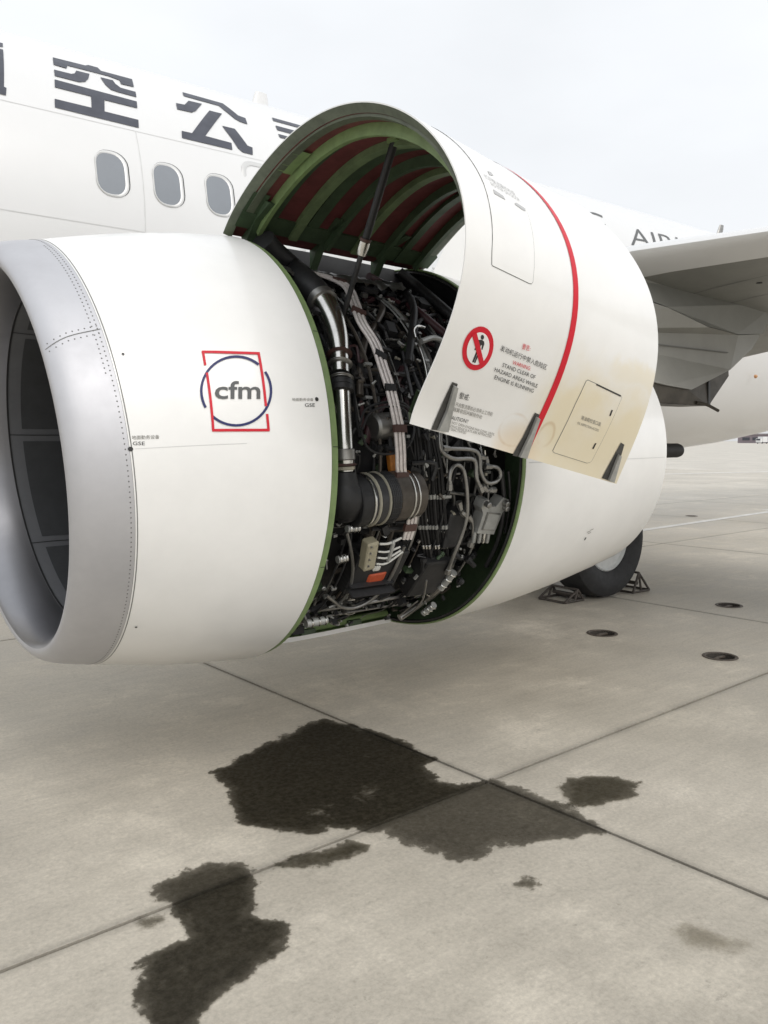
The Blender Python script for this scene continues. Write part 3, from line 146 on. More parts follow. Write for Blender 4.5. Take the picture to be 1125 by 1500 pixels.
paintw=mat('marking_paint',(.74,.73,.70),.55,var=.22,vscale=3)
farw=mat('terminal_wall',(.26,.22,.24),.7,var=.1,vscale=.2); farr=mat('terminal_roof',(.33,.30,.31),.6); farg=mat('terminal_glass',(.06,.065,.08),.15)
glintm=mat('painted_orange_glint',(.52,.27,.12),.2)  # orange of a painted reflection, no lamp

def concrete(name,base=(.53,.48,.39),slab=True):
    m=bpy.data.materials.new(name); m.use_nodes=True; t=m.node_tree; b=t.nodes['Principled BSDF']; L=t.links.new
    g=t.nodes.new('ShaderNodeNewGeometry')
    def noise(sc,det,rg=.6,vec=None):
        n=t.nodes.new('ShaderNodeTexNoise'); n.inputs['Scale'].default_value=sc; n.inputs['Detail'].default_value=det; n.inputs['Roughness'].default_value=rg
        L(vec or g.outputs['Position'],n.inputs['Vector']); return n
    def rng_(src,a,b_,c,d):
        r=t.nodes.new('ShaderNodeMapRange'); r.inputs['From Min'].default_value=a; r.inputs['From Max'].default_value=b_; r.inputs['To Min'].default_value=c; r.inputs['To Max'].default_value=d
        L(src,r.inputs['Value']); return r.outputs[0]
    big=noise(.35,5); mid=noise(2.2,7,.7); fine=noise(60,6,.75); spk=noise(9,5,.8)
    mpn=t.nodes.new('ShaderNodeMapping'); mpn.inputs['Scale'].default_value=(.5,5,1); mpn.inputs['Rotation'].default_value=(0,0,.1); L(g.outputs['Position'],mpn.inputs[0])
    brush=noise(3,5,.7,mpn.outputs[0])
    def mul(a,b_):
        x=t.nodes.new('ShaderNodeMath'); x.operation='MULTIPLY'; L(a,x.inputs[0]); L(b_,x.inputs[1]); return x.outputs[0]
    v=mul(rng_(big.outputs['Fac'],.3,.7,.82,1.12),rng_(mid.outputs['Fac'],.3,.7,.86,1.1))
    v=mul(v,rng_(fine.outputs['Fac'],.3,.7,.80,1.15)); v=mul(v,rng_(spk.outputs['Fac'],.62,.75,1.0,.72)); gr=noise(22,9,.85); v=mul(v,rng_(gr.outputs['Fac'],.36,.5,.86,1.0)); lt_=noise(1.1,9,.78); v=mul(v,rng_(lt_.outputs['Fac'],.54,.60,1.0,1.09)); dk=noise(5.5,8,.8); v=mul(v,rng_(dk.outputs['Fac'],.62,.67,1.0,.76)); v=mul(v,rng_(brush.outputs['Fac'],.35,.65,.95,1.04))
    if slab:
        oc=t.nodes.new('ShaderNodeTexCoord'); ab=t.nodes.new('ShaderNodeVectorMath'); ab.operation='ABSOLUTE'; L(oc.outputs['Object'],ab.inputs[0]); s3=t.nodes.new('ShaderNodeSeparateXYZ'); L(ab.outputs[0],s3.inputs[0])
        me_=t.nodes.new('ShaderNodeMath'); me_.operation='MAXIMUM'; L(s3.outputs[0],me_.inputs[0]); L(s3.outputs[1],me_.inputs[1])
        ad=t.nodes.new('ShaderNodeMath'); ad.operation='MULTIPLY_ADD'; L(gr.outputs['Fac'],ad.inputs[0]); ad.inputs[1].default_value=.10; L(me_.outputs[0],ad.inputs[2])
        v=mul(v,rng_(ad.outputs[0],2.155,2.205,1.0,.62))
        oi=t.nodes.new('ShaderNodeObjectInfo'); v=mul(v,rng_(oi.outputs['Random'],0,1,.95,1.05))
        # hair cracks
        dv=noise(1.7,5,.6); ve=t.nodes.new('ShaderNodeVectorMath'); ve.operation='MULTIPLY_ADD'; L(dv.outputs['Color'],ve.inputs[0]); ve.inputs[1].default_value=(.5,.5,0); L(g.outputs['Position'],ve.inputs[2])
        vo=t.nodes.new('ShaderNodeTexVoronoi'); vo.feature='DISTANCE_TO_EDGE'; vo.inputs['Scale'].default_value=.42; L(ve.outputs[0],vo.inputs['Vector']); 
        cr_=rng_(vo.outputs['Distance'],0.,.003,.90,1.0); gate=noise(.8,2); x_=t.nodes.new('ShaderNodeMath'); x_.operation='MAXIMUM'; L(cr_,x_.inputs[0]); L(rng_(gate.outputs['Fac'],.50,.56,1.0,.0),x_.inputs[1]); v=mul(v,x_.outputs[0])
    mx=t.nodes.new('ShaderNodeMix'); mx.data_type='RGBA'; mx.blend_type='MULTIPLY'; mx.inputs[0].default_value=1
    m2=t.nodes.new('ShaderNodeMix'); m2.data_type='RGBA'; m2.inputs[6].default_value=(*base,1); m2.inputs[7].default_value=(base[0]*.97,base[1]*.985,base[2]*1.04,1); L(big.outputs['Fac'],m2.inputs[0])
    cb=t.nodes.new('ShaderNodeCombineColor'); [L(v,cb.inputs[i]) for i in range(3)]
    L(m2.outputs[2],mx.inputs[6]); L(cb.outputs[0],mx.inputs[7]); L(mx.outputs[2],b.inputs['Base Color'])
    L(rng_(mid.outputs['Fac'],.3,.7,.42,.62),b.inputs['Roughness'])
    bp=t.nodes.new('ShaderNodeBump'); bp.inputs['Strength'].default_value=.35; bp.inputs['Distance'].default_value=.004; L(fine.outputs['Fac'],bp.inputs['Height']); L(bp.outputs[0],b.inputs['Normal'])
    return m
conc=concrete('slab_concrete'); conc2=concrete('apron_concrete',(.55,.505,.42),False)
jointm=mat('joint_filler',(.035,.032,.028),.8)
def stainm(name,tint,lite,th,gl=.10,soft=.006):
    m=bpy.data.materials.new(name); m.use_nodes=True; t=m.node_tree; t.nodes.clear(); L=t.links.new; N=t.nodes.new
    out=N('ShaderNodeOutputMaterial'); g=N('ShaderNodeNewGeometry'); at=N('ShaderNodeAttribute'); at.attribute_name='edge'; tn=N('ShaderNodeAttribute'); tn.attribute_name='tone'
    def noise(sc,det,rg=.6):
        n=N('ShaderNodeTexNoise'); n.inputs['Scale'].default_value=sc; n.inputs['Detail'].default_value=det; n.inputs['Roughness'].default_value=rg; L(g.outputs['Position'],n.inputs['Vector']); return n.outputs['Fac']
    def op(o,a,b_,c=None):
        x=N('ShaderNodeMath'); x.operation=o
        for i,q in enumerate((a,b_) if c is None else (a,b_,c)):
            if isinstance(q,(int,float)): x.inputs[i].default_value=q
            else: L(q,x.inputs[i])
        return x.outputs[0]
    def mr(s,a,b_,c=0.,d=1.):
        r=N('ShaderNodeMapRange'); r.interpolation_type='SMOOTHSTEP'; r.inputs['From Min'].default_value=a; r.inputs['From Max'].default_value=b_; r.inputs['To Min'].default_value=c; r.inputs['To Max'].default_value=d; L(s,r.inputs['Value']); return r.outputs[0]
    e=op('ADD',at.outputs['Fac'],op('MULTIPLY',op('SUBTRACT',noise(7,9,.72),.5),.20)); e=op('ADD',e,op('MULTIPLY',op('SUBTRACT',noise(45,6,.8),.5),.06))
    a=mr(e,soft,-soft)
    core=mr(e,.0,-.06,.80,1.0)                                # damper towards the middle
    pat=mr(noise(3.4,9,.75),th,th+.14,1.0,.45)                # dried lighter islands
    fine=mr(noise(40,6,.8),.35,.65,.86,1.0)
    k=op('MULTIPLY',op('MULTIPLY',a,core),op('MULTIPLY',pat,fine)); k=op('MULTIPLY',k,op('SUBTRACT',1.0,op('MULTIPLY',tn.outputs['Fac'],.22)))
    mx=N('ShaderNodeMix'); mx.data_type='RGBA'; mx.inputs[6].default_value=(1,1,1,1); mx.inputs[7].default_value=(*tint,1); L(k,mx.inputs[0])
    tr=N('ShaderNodeBsdfTransparent'); L(mx.outputs[2],tr.inputs['Color']); gs=N('ShaderNodeBsdfGlossy'); gs.inputs['Roughness'].default_value=.45; gs.inputs['Color'].default_value=(.5,.5,.5,1)
    ms=N('ShaderNodeMixShader'); L(op('MULTIPLY',k,gl),ms.inputs[0]); L(tr.outputs[0],ms.inputs[1]); L(gs.outputs[0],ms.inputs[2]); L(ms.outputs[0],out.inputs['Surface'])
    return m
st_dark=stainm('wet_oil_film',(.19,.18,.15),None,.58,.05)
st_mid=stainm('damp_oil_film',(.30,.29,.255),None,.56,.03)
st_lt=stainm('drying_oil_film',(.38,.37,.335),None,.52,.03,.02)
st_vlt=stainm('faint_oil_film',(.70,.69,.66),None,.50,.0,.03)

# ---------------- object helpers
WL={}
def link(o,loc,parent=None):
    COL.objects.link(o); WL[o.name]=Vector(loc)
    if parent is not None:
        o.parent=parent; o.location=Vector(loc)-WL[parent.name]
    else: o.location=loc
    return o
def empty(name,loc,parent=None):
    o=bpy.data.objects.new(name,None); o.empty_display_size=.2; return link(o,loc,parent)
def mesh(name,V,Fc,m,parent=None,smooth=True,org=None,auto=None):
    V=np.asarray(V,float).reshape(-1,3); c=(V.min(0)+V.max(0))/2 if org is None else np.array(org,float)
    me=bpy.data.meshes.new(name); me.from_pydata((V-c).tolist(),[],[list(map(int,f)) for f in Fc]); 
    me.materials.append(m)
    if smooth: me.polygons.foreach_set('use_smooth',[True]*len(me.polygons))
    me.update()
    o=bpy.data.objects.new(name,me); link(o,c,parent)
    if smooth and auto:
        me.set_sharp_from_angle(angle=math.radians(auto))
    return o
def tag(o,label=None,cat=None,group=None,kind=None):
    if label: o['label']=label
    if cat: o['category']=cat
    if group: o['group']=group
    if kind: o['kind']=kind
    return o
class MB:
    def __init__(s): s.V=[];s.F=[]
    def add(s,V,Fc):
        k=len(s.V); s.V+= [tuple(map(float,v)) for v in V]; s.F+=[[i+k for i in f] for f in Fc]; return s
    def grid(s,P,closeu=False,closev=False,flip=False):
        P=np.asarray(P,float); n,m=P.shape[:2]; f=[]
        for i in range(n if closeu else n-1):
            for j in range(m if closev else m-1):
                q=[i*m+j,((i+1)%n)*m+j,((i+1)%n)*m+(j+1)%m,i*m+(j+1)%m]; f.append(q[::-1] if flip else q)
        return s.add(P.reshape(-1,3),f)
    def box(s,c,sz,M=None):
        hx,hy,hz=[x/2 for x in sz]; V=[Vector((a*hx,b*hy,d*hz)) for a in(-1,1) for b in(-1,1) for d in(-1,1)]
        if M is not None: V=[M@v for v in V]
        c=Vector(c); V=[v+c for v in V]
        return s.add(V,[(0,1,3,2),(4,6,7,5),(0,4,5,1),(2,3,7,6),(0,2,6,4),(1,5,7,3)])
    def tube(s,pts,r,n=10,caps=True,sub=4):
        P=smooth_path(pts,sub); r=np.broadcast_to(np.asarray(r,float),(len(P),)) if np.ndim(r)==0 else np.interp(np.linspace(0,1,len(P)),np.linspace(0,1,len(r)),r)
        T=np.gradient(P,axis=0); T/=np.linalg.norm(T,axis=1,keepdims=True)+1e-12
        u=np.cross(T[0],[0,0,1.]); 
        if np.linalg.norm(u)<.1: u=np.cross(T[0],[1.,0,0])
        u/=np.linalg.norm(u); R=[]
        a=np.linspace(0,2*np.pi,n,endpoint=False)
        for p,t,rr in zip(P,T,r):
            u=u-t*(u@t); u/=np.linalg.norm(u); w=np.cross(t,u)
            R.append(p+rr*(np.cos(a)[:,None]*u+np.sin(a)[:,None]*w))
        k=len(s.V); s.grid(R,closev=True)
        if caps: m=len(R); s.F.append([k+i for i in range(n)][::-1]); s.F.append([k+(m-1)*n+i for i in range(n)])
        return s
    def lathe(s,prof,c,ax=(1,0,0),n=24,caps=True):
        ax=Vector(ax).normalized(); u=ax.orthogonal().normalized(); w=ax.cross(u); a=np.linspace(0,2*np.pi,n,endpoint=False); c=Vector(c); R=[]
        for x,r in prof: R.append([c+ax*x+(u*math.cos(t)+w*math.sin(t))*r for t in a])
        k=len(s.V); s.grid(np.array([[tuple(q) for q in row] for row in R]),closev=True)
        if caps:
            m=len(R); s.F.append([k+i for i in range(n)]); s.F.append([k+(m-1)*n+i for i in range(n)][::-1])
        return s
    def torus(s,c,ax,R,r,n=16,m=6,a0=0,a1=2*math.pi):
        ax=Vector(ax).normalized(); u=ax.orthogonal().normalized(); w=ax.cross(u); c=Vector(c); full=abs(a1-a0)>6.28
        A=np.linspace(a0,a1,n,endpoint=not full); G=[]
        for t in A:
            d=u*math.cos(t)+w*math.sin(t); G.append([tuple(c+d*(R+r*math.cos(p))+ax*(r*math.sin(p))) for p in np.linspace(0,2*np.pi,m,endpoint=False)])
        return s.grid(G,closeu=full,closev=True)
    def build(s,name,m,parent=None,smooth=True,auto=40,org=None): return mesh(name,s.V,s.F,m,parent,smooth,org,auto)
def smooth_path(pts,sub=4):
    P=np.asarray(pts,float)
    if len(P)<3 or sub<2: return P
    Q=np.vstack([2*P[0]-P[1],P,2*P[-1]-P[-2]]); o=[]
    for i in range(1,len(Q)-2):
        for t in np.linspace(0,1,sub,endpoint=False):
            a,b,c,d=Q[i-1:i+3]; o.append(.5*((2*b)+(c-a)*t+(2*a-5*b+4*c-d)*t*t+(3*b-a-3*c+d)*t**3))
    o.append(P[-1]); return np.array(o)
def flatmesh(loops,maxe=None,holes=()):
    """2-D loops -> triangulated (verts2d, faces)"""
    bm=bmesh.new()
    for lp in list(loops)+list(holes):
        vs_=[bm.verts.new((p[0],p[1],0)) for p in lp]
        for i in range(len(vs_)): bm.edges.new((vs_[i-1],vs_[i]))
    bmesh.ops.triangle_fill(bm,use_beauty=True,use_dissolve=False,edges=bm.edges[:])
    if maxe:
        for _ in range(7):
            e=[x for x in bm.edges if x.calc_length()>maxe]
            if not e: break
            bmesh.ops.subdivide_edges(bm,edges=e,cuts=1); bmesh.ops.triangulate(bm,faces=bm.faces[:])
    bm.verts.index_update(); V=np.array([v.co[:2] for v in bm.verts]); Fc=[[v.index for v in f.verts] for f in bm.faces]; bm.free(); return V,Fc
def orient(V,Fc,nrm):
    V=np.asarray(V); o=[]
    for f in Fc:
        a=V[f[0]]; n=np.cross(V[f[1]]-a,V[f[2]]-a); o.append(f if n@nrm(V[f].mean(0))>0 else f[::-1])
    return o
def decal(name,loops,surf,sc,off,m,parent,maxe=.08,holes=()):
    """loops in surface coordinates; sc turns them to metres for triangulation"""
    sc=np.array(sc); V,Fc=flatmesh([np.array(l)*sc for l in loops],maxe,[np.array(h)*sc for h in holes])
    q=V/sc; P=surf(q[:,0],q[:,1],off); P2=surf(q[:,0],q[:,1],off+.01)
    Fo=[]
    for f in Fc:
        n=np.cross(P[f[1]]-P[f[0]],P[f[2]]-P[f[0]]); Fo.append(f if n@(P2[f[0]]-P[f[0]])>0 else f[::-1])
    return mesh(name,P,Fo,m,parent,True)
_tc={}
def text2d(t,bold=0):
    if (t,bold) in _tc: return _tc[(t,bold)]
    c=bpy.data.curves.new('t','FONT'); c.body=t; c.resolution_u=3; c.offset=bold; o=bpy.data.objects.new('t',c); COL.objects.link(o); bpy.context.view_layer.update()
    dg=bpy.context.evaluated_depsgraph_get(); me=bpy.data.meshes.new_from_object(o.evaluated_get(dg))
    V=np.array([v.co[:2] for v in me.vertices]); Fc=[list(p.vertices) for p in me.polygons]
    bpy.data.objects.remove(o); bpy.data.meshes.remove(me); bpy.data.curves.remove(c); _tc[(t,bold)]=(V,Fc); return V,Fc
def textdecal(name,t,q0,q1,q2,surf,off,m,parent,cap=.69,bold=0,maxe=None):
    """q0,q1 ends of the base line, q2 top of the first letter, in surface coordinates"""
    V,Fc=text2d(t,bold); q0,q1,q2=map(np.array,(q0,q1,q2)); x0,x1=V[:,0].min(),V[:,0].max()
    A=(q1-q0)/(x1-x0); u=(q2-q0)
    # take out the along-line part of the up vector is left to the trace
    q=q0+(V[:,:1]-x0)*A+(V[:,1:]/cap)*u
    if maxe:
        bm=bmesh.new(); vs_=[bm.verts.new((p[0],p[1],0)) for p in q]
        for f in Fc: bm.faces.new([vs_[i] for i in f])
        bmesh.ops.triangulate(bm,faces=bm.faces[:])
        for _ in range(6):
            e=[x for x in bm.edges if x.calc_length()>maxe]
            if not e: break
            bmesh.ops.subdivide_edges(bm,edges=e,cuts=1); bmesh.ops.triangulate(bm,faces=bm.faces[:])
        bm.verts.index_update(); q=np.array([v.co[:2] for v in bm.verts]); Fc=[[v.index for v in f.verts] for f in bm.faces]; bm.free()
    P=surf(q[:,0],q[:,1],off); P2=surf(q[:,0],q[:,1],off+.01); Fo=[]
    for f in Fc:
        n=np.cross(P[f[1]]-P[f[0]],P[f[2]]-P[f[0]]); Fo.append(f if n@(P2[f[0]]-P[f[0]])>0 else f[::-1])
    return mesh(name,P,Fo,m,parent,False)
def strip(name,pts,w,surf,sc,off,m,parent,sub=6):
    """a band of width w metres along pts in surface coordinates"""
    sc=np.array(sc); P=smooth_path(np.c_[np.array(pts)*sc,np.zeros(len(pts))],sub)[:,:2]
    T=np.gradient(P,axis=0); T/=np.linalg.norm(T,axis=1,keepdims=True); n=np.c_[-T[:,1],T[:,0]]*w/2
    A,B=(P+n)/sc,(P-n)/sc
    G=np.stack([surf(A[:,0],A[:,1],off),surf(B[:,0],B[:,1],off)],1); G2=surf(A[:,0],A[:,1],off+.01)
    nn=np.cross(G[1,0]-G[0,0],G[0,1]-G[0,0]); fl=nn@(G2[0]-G[0,0])<0
    return MB().grid(G,flip=fl).build(name,m,parent)
nacs=lambda s,t,o: nac(s,t,o)
NSC=(1,1.0); FSC=(1,1); DSC=(DL,DARC)

# ---------------- ground
ROT=math.radians(2.1); CR=np.array([2.67,2.606]); PITCHS=4.3
e1=np.array([math.cos(ROT),math.sin(ROT)]); e2=np.array([-math.sin(ROT),math.cos(ROT)])
g=mesh('ground',[(-600,-600,-.03),(1500,-600,-.03),(1500,1500,-.03),(-600,1500,-.03)],[(0,1,2,3)],jointm,None,False,org=(0,0,-.03)); tag(g,kind='structure')
NX0,NX1,NY0,NY1=-2,9,-3,6
pits=[(7.397,4.079),(5.507,4.111),(5.577,3.129),(15.618,9.498)]
gap=.018
base_me=None
pit_r=.10
for i in range(NX0,NX1):
    for j in range(NY0,NY1):
        c=CR+e1*(i+.5)*PITCHS+e2*(j+.5)*PITCHS; h=(PITCHS-gap)/2; b=.0012
        inside=[]
        for p in pits:
            d=np.array(p)-c; l=(d@e1,d@e2)
            if abs(l[0])<h-.2 and abs(l[1])<h-.2: inside.append(l)
        if inside or base_me is None:
            top=[(-h+b,-h+b),(h-b,-h+b),(h-b,h-b),(-h+b,h-b)]
            hs_=[[(l[0]+pit_r*math.cos(t),l[1]+pit_r*math.sin(t)) for t in np.linspace(0,2*np.pi,28,endpoint=False)] for l in inside]
            V2,F2=flatmesh([top],None,hs_)
            V=[(x,y,0) for x,y in V2]; F2=orient(V,F2,lambda c_:np.array([0,0,1])); k=len(V)
            V+=[(x,y,0) for x,y in top]+[(-h,-h,-b),(h,-h,-b),(h,h,-b),(-h,h,-b)]+[(-h,-h,-.028),(h,-h,-.028),(h,h,-.028),(-h,h,-.028)]
            F2=list(F2)
            for a in range(4):
                n_=(a+1)%4; F2.append([k+4+a,k+4+n_,k+n_,k+a]); F2.append([k+8+a,k+8+n_,k+4+n_,k+4+a])
            me=bpy.data.meshes.new('concrete_slab'); me.from_pydata(V,[],F2); me.materials.append(conc); me.update()
            if not inside: base_me=me
        else: me=base_me
        o=bpy.data.objects.new('concrete_slab',me); COL.objects.link(o); o.parent=g; o.location=(c[0],c[1],.03); o.rotation_euler=(0,0,ROT)
# apron beyond the slabs: four sheets that abut the slab field
def sheet(a0,a1,b0,b1):
    V=[(*(CR+e1*a+e2*b),0.) for a,b in ((a0,b0),(a1,b0),(a1,b1),(a0,b1))]
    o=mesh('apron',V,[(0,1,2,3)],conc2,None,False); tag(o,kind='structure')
X0,X1,Y0,Y1=[k*PITCHS for k in (NX0,NX1,NY0,NY1)]
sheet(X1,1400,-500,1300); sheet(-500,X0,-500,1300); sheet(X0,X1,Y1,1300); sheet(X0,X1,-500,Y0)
# painted lines
def paintline(p,q,w,label):
    p,q=np.array(p),np.array(q); d=(q-p)/np.linalg.norm(q-p); n=np.array([-d[1],d[0]])*w/2
    k=max(2,int(np.linalg.norm(q-p)/1.0)); P=[]
    for t in np.linspace(0,1,k): c=p+(q-p)*t; P.append([(*(c+n),.004),(*(c-n),.004)])
    o=MB().grid(P,flip=True).build('painted_line',paintw,None,False); return tag(o,label,'painted line')
paintline((11.9,8.46),(26,9.78),.17,'white painted line slanting across the concrete just past the landing wheel')
paintline((18.2,9.25),(24.5,7.4),.3,'short wide white painted bar meeting the slanting line near the right edge')
paintline((28.5,23.5),(75,13),.3,'thin white painted line far across the apron below the belly of the airplane')
# pits
for i,p in enumerate(pits[:4]):
    lab=['dark round tie-down pit farthest right beside the slab joint','dark round tie-down pit nearest the wheel, left of the other two','dark round tie-down pit nearest the camera at the right edge','small dark drain pit beside the white painted line'][i]
    r=empty('tie_down_pit',(p[0],p[1],0)); tag(r,lab,'tie-down pit','round pits in the concrete')
    MB().lathe([(0.002,pit_r),(.006,pit_r+.003),(.006,pit_r+.022),(.002,pit_r+.025)],(p[0],p[1],0),(0,0,1),28,False).build('rim',ironm,r)
    MB().lathe([(-.10,.001),(-.10,.05),(-.06,.085),(0.001,pit_r+.001)],(p[0],p[1],0),(0,0,1),28,False).build('bowl',pitm,r)
    MB().tube([(p[0]-.09,p[1]+.01,-.02),(p[0],p[1]+.015,-.012),(p[0]+.09,p[1]+.02,-.02)],.012,8).build('bar',ironm,r)
    MB().torus((p[0]+.01,p[1]-.03,-.03),(0,.3,1),.05,.009,18).build('ring',ironm,r)
# oil stains
def sdist(Q,P):
    d=np.full(len(Q),1e9); ins=np.zeros(len(Q),bool)
    for a,c in zip(P,np.roll(P,-1,0)):
        v=c-a; w=Q-a; t=np.clip((w@v)/(v@v+1e-12),0,1); d=np.minimum(d,np.hypot(*(w-t[:,None]*v).T))
        cr=(a[1]>Q[:,1])!=(c[1]>Q[:,1]); ins^=cr&(Q[:,0]<(c[0]-a[0])*(Q[:,1]-a[1])/(c[1]-a[1]+1e-12)+a[0])
    return np.where(ins,-d,d)
slab=['large dark wet oil stain spread across the joint crossing below the open engine','dark oil stain running out of the bottom of the picture','narrow oil stain lying along the slab joint between the two big stains','round drying oil stain alone right of the joint crossing','small ragged oil spot in front of the joint crossing','faint pale damp mark on the concrete at lower right','little damp patch at the left end of the slab joint']
smat=[st_dark,st_dark,st_mid,st_mid,st_mid,st_vlt,st_lt]
for i,lp in enumerate(D['stain']):
    P=np.array(lp); mg=.075; step=.012
    ax_=np.arange(P[:,0].min()-mg,P[:,0].max()+mg,step); ay_=np.arange(P[:,1].min()-mg,P[:,1].max()+mg,step)
    GX,GY=np.meshgrid(ax_,ay_,indexing='ij'); sdv=sdist(np.stack([GX.ravel(),GY.ravel()],-1),P).reshape(GX.shape)
    keep=sdv<mg; idx=-np.ones(GX.shape,int); cell=keep[:-1,:-1]&keep[1:,:-1]&keep[1:,1:]&keep[:-1,1:]
    use=np.zeros_like(keep); use[:-1,:-1]|=cell; use[1:,:-1]|=cell; use[1:,1:]|=cell; use[:-1,1:]|=cell
    idx[use]=np.arange(use.sum()); ii,jj=np.nonzero(cell)
    V=np.c_[GX[use],GY[use],np.full(use.sum(),.0042+.0006*i)]; F4=np.stack([idx[ii,jj],idx[ii+1,jj],idx[ii+1,jj+1],idx[ii,jj+1]],-1)
    o=mesh('oil_stain',V,F4.tolist(),smat[i],None,False); tag(o,slab[i],'oil stain','oil stains on the apron')
    a_=o.data.attributes.new('edge','FLOAT','POINT'); a_.data.foreach_set('value',sdv[use].astype(np.float32))
    q=np.stack([GX[use],GY[use]],-1)-CR; tone=np.clip(.5-(q@e2)/.03,0,1) if i==0 else (np.clip((q@e2+.02)/.1,0,1)*0 if i!=1 else np.clip(.5+(q@e2)/.03,0,1)*.5)
    a_=o.data.attributes.new('tone','FLOAT','POINT'); a_.data.foreach_set('value',tone.astype(np.float32))

# ================= airplane
A=empty('airplane',(6.9,8.68,0)); tag(A,'white twin engine passenger jet with its left engine cowl propped open','airplane')
# ---- fuselage
def fsec(x):
    top=np.interp(x,[-13.5,-12.8,-11,-9,-7,18,24,30],[2.9,3.5,4.35,5.0,5.24,5.24,5.05,4.6])
    bot=np.interp(x,[-13.5,-12.8,-11,-9,-7,11.5,12.9,14.5,16.3,20,30],[2.6,2.1,1.6,1.38,1.3,1.3,1.36,1.49,1.70,2.4,4.2])
    hw=np.interp(x,[-13.5,-12.8,-11,-9,-7,14,20,30],[.2,.75,1.35,1.7,1.86,1.86,1.6,.4])
    return top,bot,hw
xs=np.r_[np.linspace(-13.5,-7,10),np.linspace(-6,8,15),np.linspace(9,30,43)]
G=[]
th=np.linspace(0,2*np.pi,72,endpoint=False)
for x in xs:
    t,b,hw=fsec(x); zc=float(np.interp(x,[-13.5,-7,18,30],[2.75,3.38,3.38,4.42])); zz=np.where(np.sin(th)>0,(t-zc)*np.sin(th),(zc-b)*np.sin(th))
    G.append(np.stack([0*th+x,FCY-hw*np.cos(th),zc+zz],-1))
mbf=MB().grid(G,closev=True); n0=len(th); mbf.F.append(list(range(n0))[::-1]); mbf.F.append([(len(xs)-1)*n0+i for i in range(n0)])
F_=mbf.build('fuselage',whitef,A)
def rrect(cx,cy,w,h,r,n=6):
    P=[]
    for sx_,sy_,a0 in ((1,1,0),(-1,1,90),(-1,-1,180),(1,-1,270)):
        for t in np.linspace(0,90,n): a=math.radians(a0+t); P.append((cx+sx_*(w/2-r)+r*math.cos(a),cy+sy_*(h/2-r)+r*math.sin(a)))
    return P
def ringmesh(name,outer,inner,surf,o1,o2,m,parent):
    a,b=np.array(outer),np.array(inner); mid=(a+b)/2
    rows=[surf(a[:,0],a[:,1],.001),surf(a[:,0],a[:,1],o1),surf(mid[:,0],mid[:,1],o1+.003),surf(b[:,0],b[:,1],o2)]
    return MB().grid(rows,closev=True,flip=True).build(name,m,parent)
wins=[2.60,3.085,3.567]+[5.0+.485*k for k in range(12)]
for k,s in enumerate(wins):
    ringmesh('window_frame',rrect(s,.345,.272,.385,.115),rrect(s-.010,.342,.226,.338,.095),fus,.006,.003,frame_g,F_)
    decal('window_gasket',[rrect(s+.007,.350,.280,.388,.118)],fus,FSC,.002,blk,F_,.1)
    decal('window_pane',[rrect(s-.010,.342,.232,.344,.098)],fus,FSC,.0036,glass,F_,.1)
# overwing exit outline
ringmesh('exit_frame',rrect(4.14,.33,.62,.86,.12),rrect(4.14,.33,.53,.77,.09),fus,.004,.003,frame_g,F_)
for i in range(0,10): decal('lettering',[D['glyph'][i]],fus,FSC,.005,navyg,F_,.07)
si=np.array(D['si'])
w_=.66
for a,b,c_ in ((0,1,w_),(2,3,w_*.72),(4,5,w_*.72)):
    p,q=si[a],si[b]; decal('lettering',[[p,(p[0]+c_,p[1]),(p[0]+c_,q[1]),q]],fus,FSC,.005,navyg,F_,.07)
decal('lettering',[[(si[0][0]+w_-.12,si[1][1]-.012),(si[0][0]+w_,si[1][1]-.012),(si[0][0]+w_,.86),(si[0][0]+w_-.12,.86)]],fus,FSC,.005,navyg,F_,.07)
textdecal('lettering','NG',(8.2,.86),(9.36,.93),(8.40,1.30),fus,.005,greyp,F_,maxe=.08,bold=-.010)
textdecal('lettering','AIRLINES',(9.84,.855),(12.86,1.03),(10.01,1.215),fus,.005,greyp,F_,maxe=.08,bold=-.010)
for pts in ([(-6,.762),(3.98,.80),(12,.80)],[(-6,-.091),(2.855,-.091)],[(2.86,-.091),(2.862,.8)]):
    p=[np.array(pts[0])+(np.array(b)-np.array(a))*t+(np.array(a)-np.array(pts[0])) for a,b in zip(pts[:-1],pts[1:]) for t in np.linspace(0,1,8)]
    P=[p[0]]+[p[i] for i in range(1,len(p)) if np.linalg.norm(p[i]-p[i-1])>1e-6]
    strip('panel_seam',P,.007,fus,FSC,.0012,seaml,F_,1)
def blade(x,h,c0,c1,sw,m):
    prof=[]
    for z,c,o in ((-.05,c0,0),(h*.8,c1,sw*.8),(h,c1*.8,sw)):
        prof.append([(x+o+c*(.5*math.cos(t)+.5),FCY+.035*math.sin(t)*c/c0,5.24+z) for t in np.linspace(0,2*np.pi,14,endpoint=False)])
    b=MB().grid(prof,closev=True); b.F.append([28+i for i in range(14)]); return b.build('antenna',m,F_)
blade(4.87,.30,.30,.19,.12,whitef); blade(14.7,.36,.24,.16,.22,steeld)
# belly fairing
G=[]
for x in np.linspace(2.6,10.4,26):
    k=math.sin(math.pi*np.clip((x-2.6)/7.8,0.001,.999))**.42
    row=[]
    for t in np.linspace(math.radians(-195),math.radians(15),40):
        yy=FCY+math.copysign(abs(math.cos(t))**.8,math.cos(t))*(1.2+.93*k); zz=2.05+(-abs(math.sin(t))**.8 if math.sin(t)<0 else abs(math.sin(t))*1.4)*(.25+.62*k)
        row.append((x,yy,zz))
    G.append(row)
MB().grid(G).build('belly_fairing',whitef,A)
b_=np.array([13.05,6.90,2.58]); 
MB().lathe([(0,.03),(.02,.03),(.035,.022),(.045,.006)],b_+np.array([0,.0,0]),(0,-1,.1),14).build('painted_glint',glintm,F_)  # added orange disc standing in for a reflection on the fuselage side
